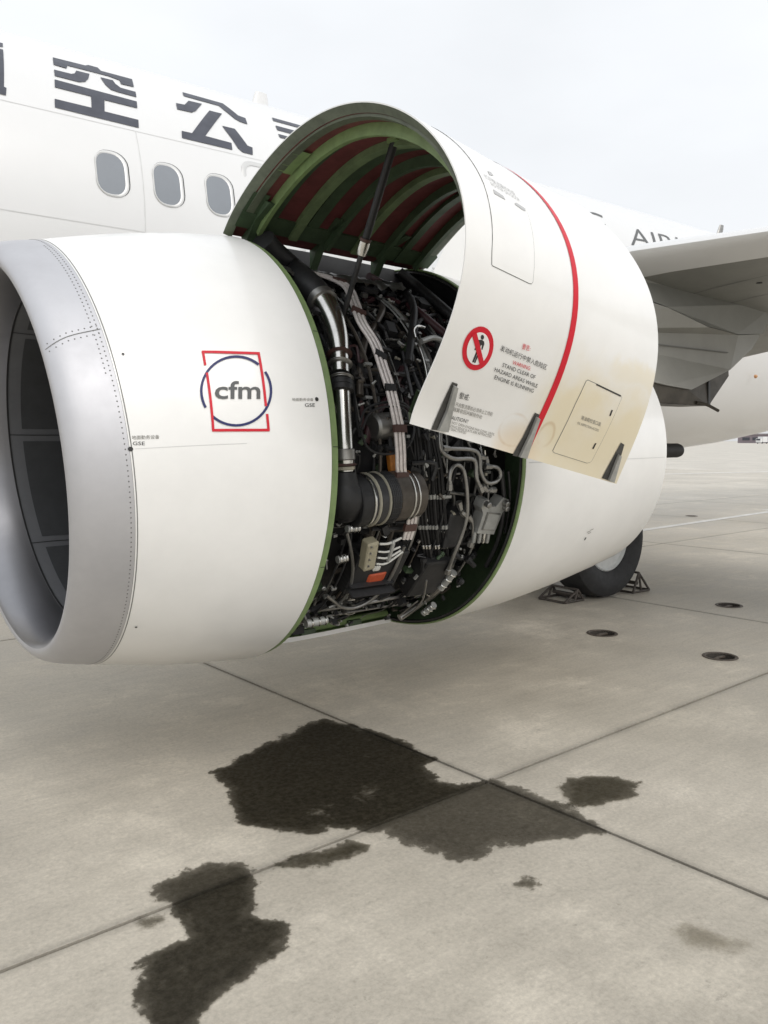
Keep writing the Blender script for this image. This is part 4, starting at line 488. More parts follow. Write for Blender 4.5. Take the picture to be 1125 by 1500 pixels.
# ---- wing
st=[]
for d,le,zl,te,zt,tk in ((7.3,2.9,2.40,10.7,2.40,.80),(6.2,3.55,2.52,10.2,2.48,.72),(5.0,4.40,2.66,9.75,2.57,.62),(3.6,5.115,2.815,9.85,2.72,.47),(2.0,5.93,2.915,10.0,2.84,.33),(0,6.95,3.05,10.35,2.97,.29),(-3,8.48,3.28,11.0,3.21,.24),(-7.5,10.8,3.66,12.2,3.60,.15)):
    row=[]
    ch=te-le; xx=(1-np.cos(np.linspace(0,np.pi,22)))/2
    yt=5*tk/ch*(.2969*np.sqrt(xx)-.126*xx-.3516*xx**2+.2843*xx**3-.1036*xx**4)
    up=[(le+ch*x,d,zl+.075+(zt-zl-.04)*x+ch*y*.68) for x,y in zip(xx,yt)]; lo=[(le+ch*x,d,zl+.075+(zt-zl-.04)*x-ch*y*.46) for x,y in zip(xx,yt)]
    st.append(up[::-1]+lo[1:-1])
WG=MB().grid(st,closev=True).build('wing',wing_grey,A)
# slat: bright leading edge skin
sl=[]
for row in st:
    r=np.array(row); k=21; seg=r[k-4:k+5]; c=seg.mean(0); n=seg-np.array([seg[:,0].max(),c[1],r[k][2]])
    n/=np.linalg.norm(n,axis=1,keepdims=True)+1e-9; sl.append(seg+n*.006)
MB().grid(sl).build('slat',whitef,WG)
wl=lambda s,d: (s,d)
def under(s,d):  # lower surface height by interpolation
    ds=[r[0][1] for r in st][::-1]; zs=[]
    for row in st:
        r=np.array(row[21:]); zs.append(np.interp(s,r[:,0],r[:,2]))
    return float(np.interp(d,ds,zs[::-1]))
def wstrip(pts,w,m,name='panel_seam'):
    P=[];pts=[np.array(p) for p in pts]
    for a,b in zip(pts[:-1],pts[1:]):
        for t in np.linspace(0,1,8): P.append(a+(b-a)*t)
    V=[]
    for i,p in enumerate(P):
        q=P[min(i+1,len(P)-1)]-P[max(i-1,0)]; q=q/(np.linalg.norm(q)+1e-9); n=np.array([-q[1],q[0]])*w/2
        V.append([(*(p+n),under(*(p+n))-.003),(*(p-n),under(*(p-n))-.003)])
    MB().grid(V).build(name,m,WG)
wstrip([(6.05,4.6),(6.30,2.4)],.012,seam); wstrip([(6.6,4.6),(6.9,2.2)],.012,seam); wstrip([(6.12,3.0),(6.75,3.1)],.012,seam); wstrip([(6.6,4.2),(7.9,4.6)],.01,seam)
for s_,d_ in ((5.75,3.02),(5.79,2.93),(5.83,2.84),(6.0,2.35),(6.05,2.26),(6.35,3.35),(6.7,3.1)):
    z=under(s_,d_); MB().lathe([(0,.022),(.004,.022)],(s_,d_,z-.006),(0,0,1),12).build('drain_hole',blk,WG,False)
# ---- pylon
def slabpoly(pts,y0,y1,taper=None):
    n=len(pts); V=[(x,y0 if taper is None else ECY-(ECY-y0)*taper(x),z) for x,z in pts]+[(x,y1 if taper is None else ECY+(y1-ECY)*taper(x),z) for x,z in pts]
    F=[list(range(n)),list(range(n,2*n))[::-1]]+[[i,i+n,(i+1)%n+n,(i+1)%n] for i in range(n)]
    return MB().add(V,F)
tp=lambda x: float(np.interp(x,[4.3,4.6,5.4,6.2,7.25,7.6],[.3,.45,1,.9,.16,.03]))
def q65(x,z): return (x,z)
PY=slabpoly([(4.3,2.72),(5.6,2.55),(6.2,2.455),(6.8,2.45),(7.3,2.50),(7.12,2.36),(6.66,2.15),(5.97,1.955),(5.62,1.975),(4.6,2.1),(4.3,2.3)],ECY-.2,ECY+.2,tp).build('pylon',pylon_grey,A,False)
slabpoly([(4.6,2.85),(7.6,2.80),(7.35,2.51),(6.8,2.455),(6.2,2.46),(5.6,2.555),(4.6,2.72)],ECY-.195,ECY+.195,tp).build('upper_fairing',wing_grey,PY,False)
slabpoly([(5.2,2.06),(5.62,1.972),(5.97,1.952),(6.66,2.148),(6.67,2.10),(6.30,1.84),(5.62,1.84),(5.2,1.84)],ECY-.17,ECY+.17,tp).build('heat_shield',heat,PY,False)
slabpoly([(6.28,2.03),(6.31,2.04),(6.33,1.84),(6.29,1.84)],ECY-.172,ECY+.172,tp).build('shield_seam',blk,PY,False)
MB().tube([(6.1,3.70,1.86),(6.22,3.68,1.845),(6.36,3.66,1.80)],.013,8).build('drain_mast',heat,PY)
slabpoly([(4.6,2.285),(6.6,2.285),(6.6,2.292),(4.6,2.292)],ECY-.203,ECY-.18,tp).build('panel_seam',seam,PY,False)
slabpoly([(3.3,2.545),(3.45,2.82),(4.3,2.92),(4.9,2.9),(4.9,2.4),(3.3,2.38)],ECY-.15,ECY+.14,None).build('pylon_fairing',white,PY,False)
for i in range(10): MB().lathe([(0,.008),(.004,.006)],(3.3+.06*i,ECY-.14,2.56+.02*(i%3)+.02*i),(0,-1,0),8).build('rivet',seaml,PY)
# ---- inlet cowl
T=np.radians(np.linspace(90,450,145)[:-1])
ss=np.r_[np.linspace(1.15,1.93,14)]
IN=MB().grid([nac(s,T) for s in ss],closev=True).build('inlet_cowl',white,A)
# aft flange and green ring
MB().grid([nac(1.931,T,.0),nac(1.933,T,-.002),nac(1.965,T,-.006),nac(1.967,T,-.030),nac(1.94,T,-.035)],closev=True).build('edge_ring',green,IN)
MB().grid([nac(1.942,T,-.034),nac(1.945,T,R=np.full(len(T),.83))],closev=True).build('bulkhead',greend,IN)
for t in np.radians([177,205,150,228]): strip('ring_joint',[(1.936,t),(1.964,t)],.003,lambda s,t_,o:nac(s,t_,o-.004),NSC,.001,blk,IN,1)
# lip and inlet duct
ps=[(1.149,.930),(1.05,.912),(.985,.893),(.95,.868),(.94,.845),(.95,.820),(.985,.795),(1.04,.774),(1.11,.757),(1.17,.747)]
ps=smooth_path(np.c_[np.array(ps),np.zeros(len(ps))],3)[:,:2]
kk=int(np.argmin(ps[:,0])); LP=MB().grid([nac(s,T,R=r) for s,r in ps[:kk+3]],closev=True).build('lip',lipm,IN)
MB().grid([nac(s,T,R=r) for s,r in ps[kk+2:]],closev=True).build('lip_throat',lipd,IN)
di=[(1.1705,.7465),(1.173,.746),(1.28,.740),(1.4,.742),(1.6,.757),(1.80,.775),(1.88,.78)]
MB().grid([nac(s,T,R=r) for s,r in di],closev=True).build('inlet_duct',linerg,IN)
MB().grid([nac(1.168,T,R=.7475),nac(1.168,T,R=.743),nac(1.176,T,R=.743),nac(1.176,T,R=.747)],closev=True).build('duct_seam',blk,IN)
# acoustic panels, raised 2 mm
for k in range(8):
    a0,a1=math.radians(k*45+8.5+2.5),math.radians(k*45+53.5-2.5); tt=np.linspace(a0,a1,16)
    G=[nac(s,tt,R=np.full(16,np.interp(s,[d_[0] for d_ in di],[d_[1] for d_ in di])-.003)) for s in np.linspace(1.235,1.80,6)]
    MB().grid(G).build('acoustic_panel',linerm,IN)
    a=math.radians(k*45+8.5); MB().grid([nac(s,np.array([a-.003,a+.003]),R=np.full(2,np.interp(s,[d_[0] for d_ in di],[d_[1] for d_ in di])-.002)) for s in np.linspace(1.176,1.88,8)]).build('duct_seam',blk,IN)
# fan
FN=empty('fan',(1.84,ECY,ECZ),A)
MB().lathe([(-.42,.002),(-.38,.05),(-.25,.14),(-.1,.21),(0,.24),(.05,.24)],(1.84,ECY,ECZ),(1,0,0),32).build('spinner',darkm,FN)
bl=[]
for r in np.linspace(.22,.76,7):
    tw=np.interp(r,[.22,.76],[.25,1.05]); c=np.interp(r,[.22,.76],[.13,.22]); bl.append([(math.cos(tw)*u*c,math.sin(tw)*u*c+.0,r) for u in (-.5,0,.5)])
bl=np.array(bl); V=bl.reshape(-1,3); Fq=[[i*3+j,(i+1)*3+j,(i+1)*3+j+1,i*3+j+1] for i in range(6) for j in range(2)]
bme=bpy.data.meshes.new('fan_blade'); bme.from_pydata(V.tolist(),[],Fq); bme.materials.append(darkm); bme.update()
for k in range(24):
    o=bpy.data.objects.new('fan_blade',bme); COL.objects.link(o); o.parent=FN; o.rotation_euler=(2*math.pi*k/24,0,0); o.location=(.02,0,0)
MB().lathe([(0,.01),(0,.80),(.01,.80)],(1.95,ECY,ECZ),(1,0,0),48).build('fan_back',blackc,FN)
# lip details
strip('lip_seam',[(1.157,t) for t in np.linspace(math.radians(91),math.radians(449),120)],.0035,nacs,NSC,.0012,seam,IN,1)
def lipsurf(s,t,o):
    q=np.array(ps); k=q[:,0].argmin(); q=q[:k+1][::-1]; return nac(s,t,o,R=np.interp(s,q[:,0],q[:,1]))
LS=D['lipseam']; strip('lip_seam',LS,.0035,lipsurf,NSC,.0012,seam,LP)
mb=MB()
def rivet(mb,s,t,surf,r=.0032):
    p=np.asarray(surf(np.array(s),np.array(t),np.array(0.))); n=np.asarray(surf(np.array(s),np.array(t),np.array(.01)))-p; n/=np.linalg.norm(n)
    mb.lathe([(0,r),(.0012,r*.7)],p,n,6)
for k in range(300):
    t=math.radians(91)+k*math.radians(358)/300
    rivet(mb,1.135,t,lipsurf)
    if 112<math.degrees(t)<160: rivet(mb,1.118,t+.01,lipsurf)
for k in range(9):
    for dt in (-.018,.018): s_=LS[0][0]+.01+(LS[-1][0]-LS[0][0]-.02)*k/8; rivet(mb,s_,float(np.interp(s_,[q[0] for q in LS],[q[1] for q in LS]))+dt,lipsurf)
tag(mb.build('rivet_row',seam,IN),kind='stuff')
# logo and stencils
for o_,i_ in D['logo_ring']: decal('logo',[o_+i_],nacs,NSC,.003,bluep,IN,.06)
for q in D['logo_red']: decal('logo',[q],nacs,NSC,.0032,redp,IN,.06)
lt=D['logo_txt']; textdecal('logo','cfm',lt[0],lt[1],lt[2],nacs,.003,greyp,IN,cap=.50,bold=.014)
g1=D['gse1']; textdecal('stencil','GSE',g1[0],g1[1],g1[2],nacs,.002,blk,IN); textdecal('stencil','地面勤务设备',g1[3],g1[4],g1[5],nacs,.002,gtxt,IN,.8)
g2=D['gse2']; textdecal('stencil','GSE',g2[0],g2[1],g2[2],nacs,.002,blk,IN); textdecal('stencil','地面勤务设备',g2[3],g2[4],g2[5],nacs,.002,gtxt,IN,.8)
for q,r in ((g1[6],.009),(g2[6],.008),(D['gse_dots'][0],.005),(D['gse_dots'][1],.005)):
    decal('gse_fitting',[[(q[0]+r*math.cos(t),q[1]+r*math.sin(t)) for t in np.linspace(0,6.28,12,endpoint=False)]],nacs,NSC,.003,blk,IN)
q=g1[6]; strip('panel_seam',[(q[0]+.015,q[1]),(q[0]+.2,q[1]-.008),(q[0]+.42,q[1]-.014)],.0018,nacs,NSC,.001,seaml,IN)
# ---- far fan cowl (right half, closed)
TF=np.radians(np.linspace(269,432,68)); sF=np.linspace(1.955,3.095,8)
FC=MB().grid([nac(s,TF) for s in sF]).build('closed_fan_cowl',white,A)
MB().grid([nac(s,TF,-.025) for s in sF],flip=True).build('inner_skin',green,FC)
MB().grid([[p for p in nac(s,np.radians(np.array([269.,269.])),np.array([0,-.025]))] for s in sF]).build('lower_edge',white,FC)
MB().tube([nac(s,math.radians(271.5),-.05) for s in np.linspace(1.98,3.08,5)],.022,8).build('latch_beam',green,FC)
for s_ in (2.2,2.5,2.82): MB().box(nac(s_,math.radians(270.5),-.035),(.09,.05,.04)).build('latch_keeper',greend,FC,False)
# ---- reverser
sr=np.r_[3.1,np.linspace(3.2,4.63,14)]
RV=MB().grid([nac(s,T) for s in sr],closev=True).build('reverser_cowl',white,A)
MB().grid([nac(3.099,T,0),nac(3.085,T,-.004),nac(3.083,T,-.010),nac(3.099,T,-.012)],closev=True).build('edge_ring',green,RV)
MB().grid([nac(3.098,T,-.012),nac(3.082,T,-.016),nac(3.080,T,-.026),nac(3.098,T,-.03)],closev=True).build('edge_seal',darkm,RV)
T2=np.radians(np.linspace(160,420,100)); T3=np.radians(np.linspace(60,160,40))
for T_,m_ in ((T2,greend),(T3,blackc)): MB().grid([nac(3.097,T_,-.03),nac(3.16,T_,-.07),nac(3.22,T_,-.16),nac(3.24,T_,-.27)]).build('torque_box',m_,RV)
MB().grid([nac(4.63,T,0),nac(4.632,T,-.012),nac(4.4,T,-.03),nac(4.0,T,-.08)],closev=True).build('nozzle_lip',linerg,RV)
MB().lathe([(3.6,.60),(4.3,.52),(4.8,.44),(4.95,.40),(4.95,.36),(4.6,.36)],(0,ECY,ECZ),(1,0,0),40,False).build('core_nozzle',exhaust,RV)
MB().lathe([(4.3,.30),(4.8,.24),(5.2,.12),(5.45,.06)],(0,ECY,ECZ),(1,0,0),28,False).build('exhaust_plug',exhaust,RV)
MB().lathe([(5.3,.058),(6.08,.058),(6.11,.052),(6.135,.036),(6.145,.004)],(0,ECY,ECZ),(1,0,0),20,False).build('vent_tube',exhaust,RV)
mk=D['revmark']; 
for dx,dy,h in ((-.018,.0,.035),(.0,.012,.03),(.012,-.01,.03)):
    strip('stencil',[(mk[0][0]+dx,mk[0][1]+dy),(mk[0][0]+dx+h,mk[0][1]+dy-.004)],.004,nacs,NSC,.002,gtxt,RV)
decal('stencil',[[(mk[1][0]+.008*math.cos(t),mk[1][1]+.011*math.sin(t)) for t in np.linspace(0,6.28,10,endpoint=False)]],nacs,NSC,.002,blk,RV)
strip('panel_seam',[(s,math.radians(181.5)) for s in np.linspace(3.12,4.6,16)],.004,nacs,NSC,.001,seaml,RV,1)
# ---- engine bay
EN=empty('engine',(2.5,ECY,ECZ),A)
MB().lathe([(1.94,.80),(2.0,.83),(2.03,.83),(2.05,.80),(2.42,.80),(2.44,.85),(2.47,.85),(2.49,.80),(2.78,.79),(2.80,.83),(2.83,.83),(2.85,.79),(3.24,.79)],(0,ECY,ECZ),(1,0,0),72,False).build('fan_case',blackc,EN)
EM={'duct_up':(blackr,'duct_sleeve',14),'duct_el':(steel,'bleed_duct',18),'duct_low':(steel,'bleed_duct',18),'hose_red':(hosered,'hose',10),'hose_loop':(brownd,'hose',10),'hose_dark':(blackr,'hose',12),'cable_loop':(blackr,'cable_loop',6),'bundle':(blackr,'harness_cable',6),
'hyd':(steeld,'hydraulic_tube',10),'duct_dull':(steeld,'drain_duct',12),'wire_silver':(steeld,'braided_cable',8),'wire_white':(wirew,'wire',6),'tube_dark':(darkm,'oil_tube',8),'tube_pale':(alu,'sense_tube',8),'tube_steel':(steel,'fuel_tube',8),'cap_cyl':(alu,'connector_plug',12)}
axv=lambda p: (lambda v: v/np.linalg.norm(v))(np.array([0,p[1]-ECY,p[2]-ECZ]))
for nm,lst in D['eng'].items():
    if nm=='harness':
        for P,r in lst:
            P=smooth_path(P,5)
            T_=np.gradient(P,axis=0); T_/=np.linalg.norm(T_,axis=1,keepdims=True)
            for o_ in (-.021,0,.021):
                Q=np.array([p+np.cross(t,axv(p))*o_ for p,t in zip(P,T_)]); MB().tube(Q,.0088,8,sub=1).build('harness_conduit',pinkw,EN)
        continue
    m_,pn,n_=EM[nm]
    for P,r in lst:
        rr=r
        if nm=='duct_el': rr=[.060,.060,.056,.050,.043,.042]
        if nm=='duct_up': rr=[.062,.066,.066,.064,.062]
        MB().tube(P,rr,n_,sub=6 if len(P)>3 else 4).build(pn,m_,EN)
        if nm=='hyd':
            for e in (0,-1):
                d=np.array(P[1 if e==0 else -2])-np.array(P[e]); d/=np.linalg.norm(d); MB().lathe([(0,.016),(.03,.016),(.032,.013),(.045,.013)],P[e],d,6).build('tube_nut',steeld,EN,False)
        if nm=='cap_cyl':
            d=np.array(P[1])-np.array(P[0]); d/=np.linalg.norm(d)
            for t in (.25,.6,.9): MB().torus(np.array(P[0])+(np.array(P[1])-np.array(P[0]))*t,d,r,.005,14).build('ring',steel,EN)
def collar(path,f,r,w,m,name,rg=.0):
    P=smooth_path(path,6); i=int(f*(len(P)-1)); d=P[min(i+1,len(P)-1)]-P[max(i-1,0)]; d/=np.linalg.norm(d)
    MB().lathe([(-w/2,r-.006),(-w/2+.004,r),(-w/6,r),(0,r+rg),(w/6,r),(w/2-.004,r),(w/2,r-.006)],P[i],d,20).build(name,m,EN)
de=D['eng']['duct_el'][0][0]; dl=D['eng']['duct_low'][0][0]
collar(de,.12,.069,.045,steeld,'duct_collar'); collar(de,.80,.053,.012,brass,'band_clamp',.006); collar(de,.93,.053,.018,steeld,'band_clamp',.004)
collar(dl,.02,.052,.02,steeld,'band_clamp',.006); collar(dl,.16,.053,.03,blackr,'rubber_boot'); collar(dl,.24,.053,.03,blackr,'rubber_boot')
collar(dl,.80,.047,.05,steeld,'duct_collar'); collar(dl,.95,.05,.012,brass,'band_clamp',.006); collar(dl,.99,.045,.02,cream,'duct_flange')
p=D['pts']
MB().tube([p['elbow0'],(p['elbow0'][0],p['elbow0'][1],p['elbow0'][2]-.05),p['elbow1'],(p['v0'][0]-.02,p['v0'][1]+.01,p['v0'][2]+.01),p['v0']],[.05,.06,.09,.108,.11],18,sub=6).build('duct_elbow',blackr,EN)
v0,v1=np.array(p['v0']),np.array(p['v1']); dv=v1-v0; Lv=np.linalg.norm(dv); dv/=Lv
def vseg(a,b,r,m,name,n=28): return MB().lathe([(a*Lv,r*.96),(a*Lv+.004,r),(b*Lv-.004,r),(b*Lv,r*.96)],v0,dv,n).build(name,m,EN)
vseg(-.02,.16,.117,blackr,'valve_sleeve'); vseg(.16,.2,.121,steel,'band_clamp'); vseg(.2,.24,.117,darkm,'valve_body'); vseg(.24,.28,.123,cream,'valve_flange'); vseg(.28,.41,.117,darkm,'valve_body'); vseg(.41,.44,.123,cream,'valve_flange')
vseg(.45,.62,.119,blackc,'mesh_band'); vseg(.62,.84,.116,brownd,'valve_body'); vseg(.84,.87,.121,steel,'band_clamp'); vseg(.87,.92,.117,brownd,'valve_body'); vseg(.92,.95,.120,steel,'band_clamp'); vseg(.95,1.1,.11,brownd,'valve_body')
mb=MB()
for f in (.47,.50,.53,.56,.59): mb.torus(v0+dv*f*Lv,dv,.1195,.0022,28,4)
for k in range(28):
    u=Vector(dv).orthogonal().normalized(); w=Vector(dv).cross(u); a=2*math.pi*k/28; o_=(u*math.cos(a)+w*math.sin(a))*.1195
    mb.tube([v0+dv*.455*Lv+np.array(o_),v0+dv*.61*Lv+np.array(o_)],.0022,4)
mb.build('mesh_wires',darkm,EN)
def oriented(pc,roll=0.,fx=(1,0,0)):
    n=Vector(axv(pc)); x=Vector(fx); x=(x-n*x.dot(n)).normalized(); y=n.cross(x); M=Matrix((x,y,n)).transposed(); return M@Matrix.Rotation(roll,3,'Z')
def bbox(name,key,sz,m,roll=0,off=0.,bev=.006):
    pc=np.array(p[key]) if isinstance(key,str) else np.array(key); M=oriented(pc,roll); c=Vector(pc)+M@Vector((0,0,off))
    b=MB(); hx,hy,hz=[q/2 for q in sz]; o8=[(hx-bev,hy),(hx,hy-bev),(hx,-hy+bev),(hx-bev,-hy),(-hx+bev,-hy),(-hx,-hy+bev),(-hx,hy-bev),(-hx+bev,hy)]
    V=[];
    for z,k in ((-hz,1),(hz-bev,1),(hz,1-bev/max(hx,hy)*2)): V+=[M@Vector((x*k,y*k,z))+c for x,y in o8]
    F=[[i,(i+1)%8,(i+1)%8+8,i+8][::-1] for i in range(8)]+[[i+8,(i+1)%8+8,(i+1)%8+16,i+16][::-1] for i in range(8)]+[[16+i for i in range(8)][::-1]]
    return b.add(V,F).build(name,m,EN,False)
bbox('control_box','box',(.30,.24,.10),blackc,0,0)
for k in range(5): bbox('box_fin',np.array(p['box'])+np.array([0,0,-.09+.018*k])*0+np.array([-.02,.012*k,-.09+.04*k]),(.26,.006,.11),darkm,0,.005)
bbox('connector_block','block',(.062,.155,.05),beige,.16); 
bl_=np.array(p['block']); M=oriented(bl_,.16)
for k in range(4): bbox('block_stud',bl_+np.array(M@Vector((-.012,.06-.035*k,.027))),(.012,.012,.01),steeld,.16)
bbox('placard','label',(.042,.03,.012),wirew,0); bbox('placard','redbox',(.105,.058,.012),redtag,.06); bbox('placard',np.array(p['redbox'])+np.array([-.02,.018,-.028]),(.08,.014,.016),orange,.06)
bbox('strap','strap',(.016,.12,.012),alu,.05)
bbox('orange_tag','orange',(.05,.10,.03),orange,.15)
s0,s1=np.array(p['sensor0']),np.array(p['sensor1']); MB().lathe([(0,.05),(.01,.062),(.09,.062),(.1,.05),(.15,.045)],s0,s1-s0,20).build('sensor_can',steeld,EN)
pr=np.array(p['fmu']); Mf=oriented(pr,-.08)
def plate(name,pts,z0,z1,m):
    n=len(pts); V=[Vector(pr)+Mf@Vector((x,y,z)) for z in (z0,z1) for x,y in pts]; F=[[i,i+n,(i+1)%n+n,(i+1)%n] for i in range(n)]+[list(range(n,2*n))[::-1]]
    MB().add(V,F).build(name,m,EN,False)
plate('fuel_unit_body',[(-.075,-.075),(.05,-.08),(.062,.04),(.085,.07),(.08,.11),(.03,.12),(.0,.07),(-.05,.07),(-.065,.105),(-.095,.10),(-.10,.06),(-.075,.03)],-.05,.012,alu)
plate('fuel_unit_plate',[(-.052,-.055),(.040,-.058),(.045,.035),(-.05,.04)],.012,.017,steeld); plate('fuel_unit_label',[(-.046,-.049),(.035,-.052),(.039,.029),(-.044,.034)],.017,.020,alu)
for x_,y_ in ((-.08,.085),(.05,.095),(.06,.07)): MB().lathe([(0,.016),(.03,.016),(.034,.011)],Vector(pr)+Mf@Vector((x_,y_,.01)),Mf@Vector((0,0,1)),10).build('bolt',steeld,EN)
for x_ in (-.07,-.03,.0,.03): MB().lathe([(0,.011),(.055,.011),(.06,.008)],Vector(pr)+Mf@Vector((x_,-.075,-.01)),Mf@Vector((.1,-1,.1)),8).build('fitting',alu if x_ else steel,EN)
for c,col,r in D['clamps']:
    n=Vector(axv(c)); MB().box(Vector(c)+n*.004,(.07 if col=='br' else .06,.034,.016 if col=='br' else .010),oriented(np.array(c),-.5 if c[2]>1.8 else .0)).build('clamp_block',brass if col=='br' else blackr,EN,False)
# bands on the black harness bundle
for f in (.38,.53,.68):
    for P,r in D['eng']['bundle']:
        Q=smooth_path(P,6); i=int(f*(len(Q)-1)); d=Q[i+1]-Q[i]; d/=np.linalg.norm(d)
        MB().lathe([(-.012,r+.001),(-.011,r+.0022),(.011,r+.0022),(.012,r+.001)],Q[i],d,8,False).build('cable_band',steel if (f>.6) else alu,EN)
bbox('gearbox','boxd',(.20,.26,.12),blackc,0,-.03); bbox('oil_pump','grey',(.13,.2,.1),darkm,.1)
# crowded small fittings: too small to pick apart
def cyl(s,t,r): return np.array([s,ECY+r*math.cos(t),ECZ+r*math.sin(t)])
def clutter(n,m,rad,lo,hi,reg,seed,dz=.0):
    rg=np.random.default_rng(seed); mb=MB()
    for _ in range(n):
        s=rg.uniform(*reg[0]); t=math.radians(rg.uniform(*reg[1])); r0=rg.uniform(.83,.93); P=[cyl(s,t,r0)]
        for k in range(rg.integers(2,5)):
            if rg.random()<.5: s+=rg.normal(0,.07)
            else: t+=rg.normal(0,.09)
            s=min(max(s,1.98),3.1); P.append(cyl(s,t,r0+rg.normal(0,.012)))
        mb.tube(P,rg.uniform(lo,hi),6,sub=3)
    tag(mb.build('small_tubes',m,EN),kind='stuff')
RG=((1.98,3.1),(100,265))
clutter(130,darkm,0,.004,.012,RG,1); clutter(60,blackr,0,.006,.016,RG,2); clutter(55,steeld,0,.003,.006,RG,3); clutter(16,hosered,0,.006,.013,((2.2,3.1),(100,170)),4); clutter(24,steel,0,.003,.0055,((2.4,3.1),(130,265)),5)
clutter(16,brownd,0,.006,.012,((2.1,3.1),(120,260)),9)
def brackets(n,m,reg,seed,sc=1.):
    rg=np.random.default_rng(seed); mb=MB()
    for _ in range(n):
        s=rg.uniform(*reg[0]); t=math.radians(rg.uniform(*reg[1])); c=cyl(s,t,rg.uniform(.82,.95)); M=oriented(c,rg.uniform(0,3))
        if rg.random()<.55: mb.box(c,tuple(sc*rg.uniform(.008,.035,3)),M)
        else: d=M@Vector((rg.normal(),rg.normal(),.6)); mb.lathe([(0,.008*sc),(.01*sc,.009*sc),(.012*sc,.006*sc),(.03*sc,.006*sc),(.032*sc,.002)],c,d,7)
    tag(mb.build('small_fittings',m,EN,False),kind='stuff')
brackets(150,darkm,RG,11,1.0); brackets(150,alu,RG,12,.75); brackets(100,steeld,RG,13,.9); brackets(45,blackc,RG,14,2.4); brackets(14,cream,((2.5,3.1),(120,200)),15,.9); brackets(30,greend,RG,16,1.6); brackets(30,brownd,RG,17,1.2)
# traceable pipe runs round and along the case
rg=np.random.default_rng(21)
for k in range(22):
    s0=rg.uniform(2.02,3.05); a0=rg.uniform(105,150); a1=a0+rg.uniform(45,110); s1=np.clip(s0+rg.normal(0,.10),2.0,3.08); jog=rg.uniform(.3,.7); r0=rg.uniform(.855,.925); P=[]
    for t in np.linspace(0,1,12):
        s=s0 if t<jog-.08 else s1 if t>jog+.08 else s0+(s1-s0)*(t-jog+.08)/.16
        P.append(cyl(s,math.radians(a0+(a1-a0)*t),r0))
    rad=rg.uniform(.004,.009); MB().tube(P,rad,8,sub=3).build('fuel_tube',[steeld,darkm,darkm,alu,brownd,blackr][k%6],EN)
    for t in (2,6,9): 
        c=P[t]; MB().box(c,(rad*5,.014,rad*2.6),oriented(c)).build('tube_clamp',alu if k%3 else steeld,EN,False)
for k in range(9):
    t0=math.radians(rg.uniform(112,255)); r0=rg.uniform(.86,.93); P=[cyl(s,t0+.05*math.sin(3*s+k),r0) for s in np.linspace(2.0+.3*rg.random(),3.08-.4*rg.random(),8)]
    MB().tube(P,rg.uniform(.005,.010),8,sub=3).build('drain_tube',[darkm,steeld,brownd][k%3],EN)
RT=((2.6,3.16),(66,122))
brackets(90,darkm,RT,31,1.2); brackets(30,steeld,RT,32,.9); brackets(30,blackc,RT,33,2.6); clutter(50,darkm,.0,.005,.012,((2.5,3.1),(68,120)),34); clutter(14,steeld,.0,.004,.007,((2.5,3.1),(75,120)),35); clutter(18,blackr,.0,.008,.018,((2.3,3.1),(66,115)),36)
MB().grid([[(x,3.80,zt),(x,3.90,zt-.004),(x,3.92,zt-.14),(x,3.79,zt-.14)] for x,zt in ((1.975,2.560),(2.56,2.556),(3.05,2.538),(3.28,2.527))],closev=True).build('hinge_beam',blackc,EN,False)
# silver insulation blanket under the hinge line
mb=MB(); rg=np.random.default_rng(5); G=[]
for s in np.linspace(2.0,2.9,46): G.append([cyl(s,math.radians(a),.965+rg.normal(0,.007)) for a in np.linspace(97,116,14)])
mb.grid(G).build('insulation_blanket',steeld,EN,True,80)
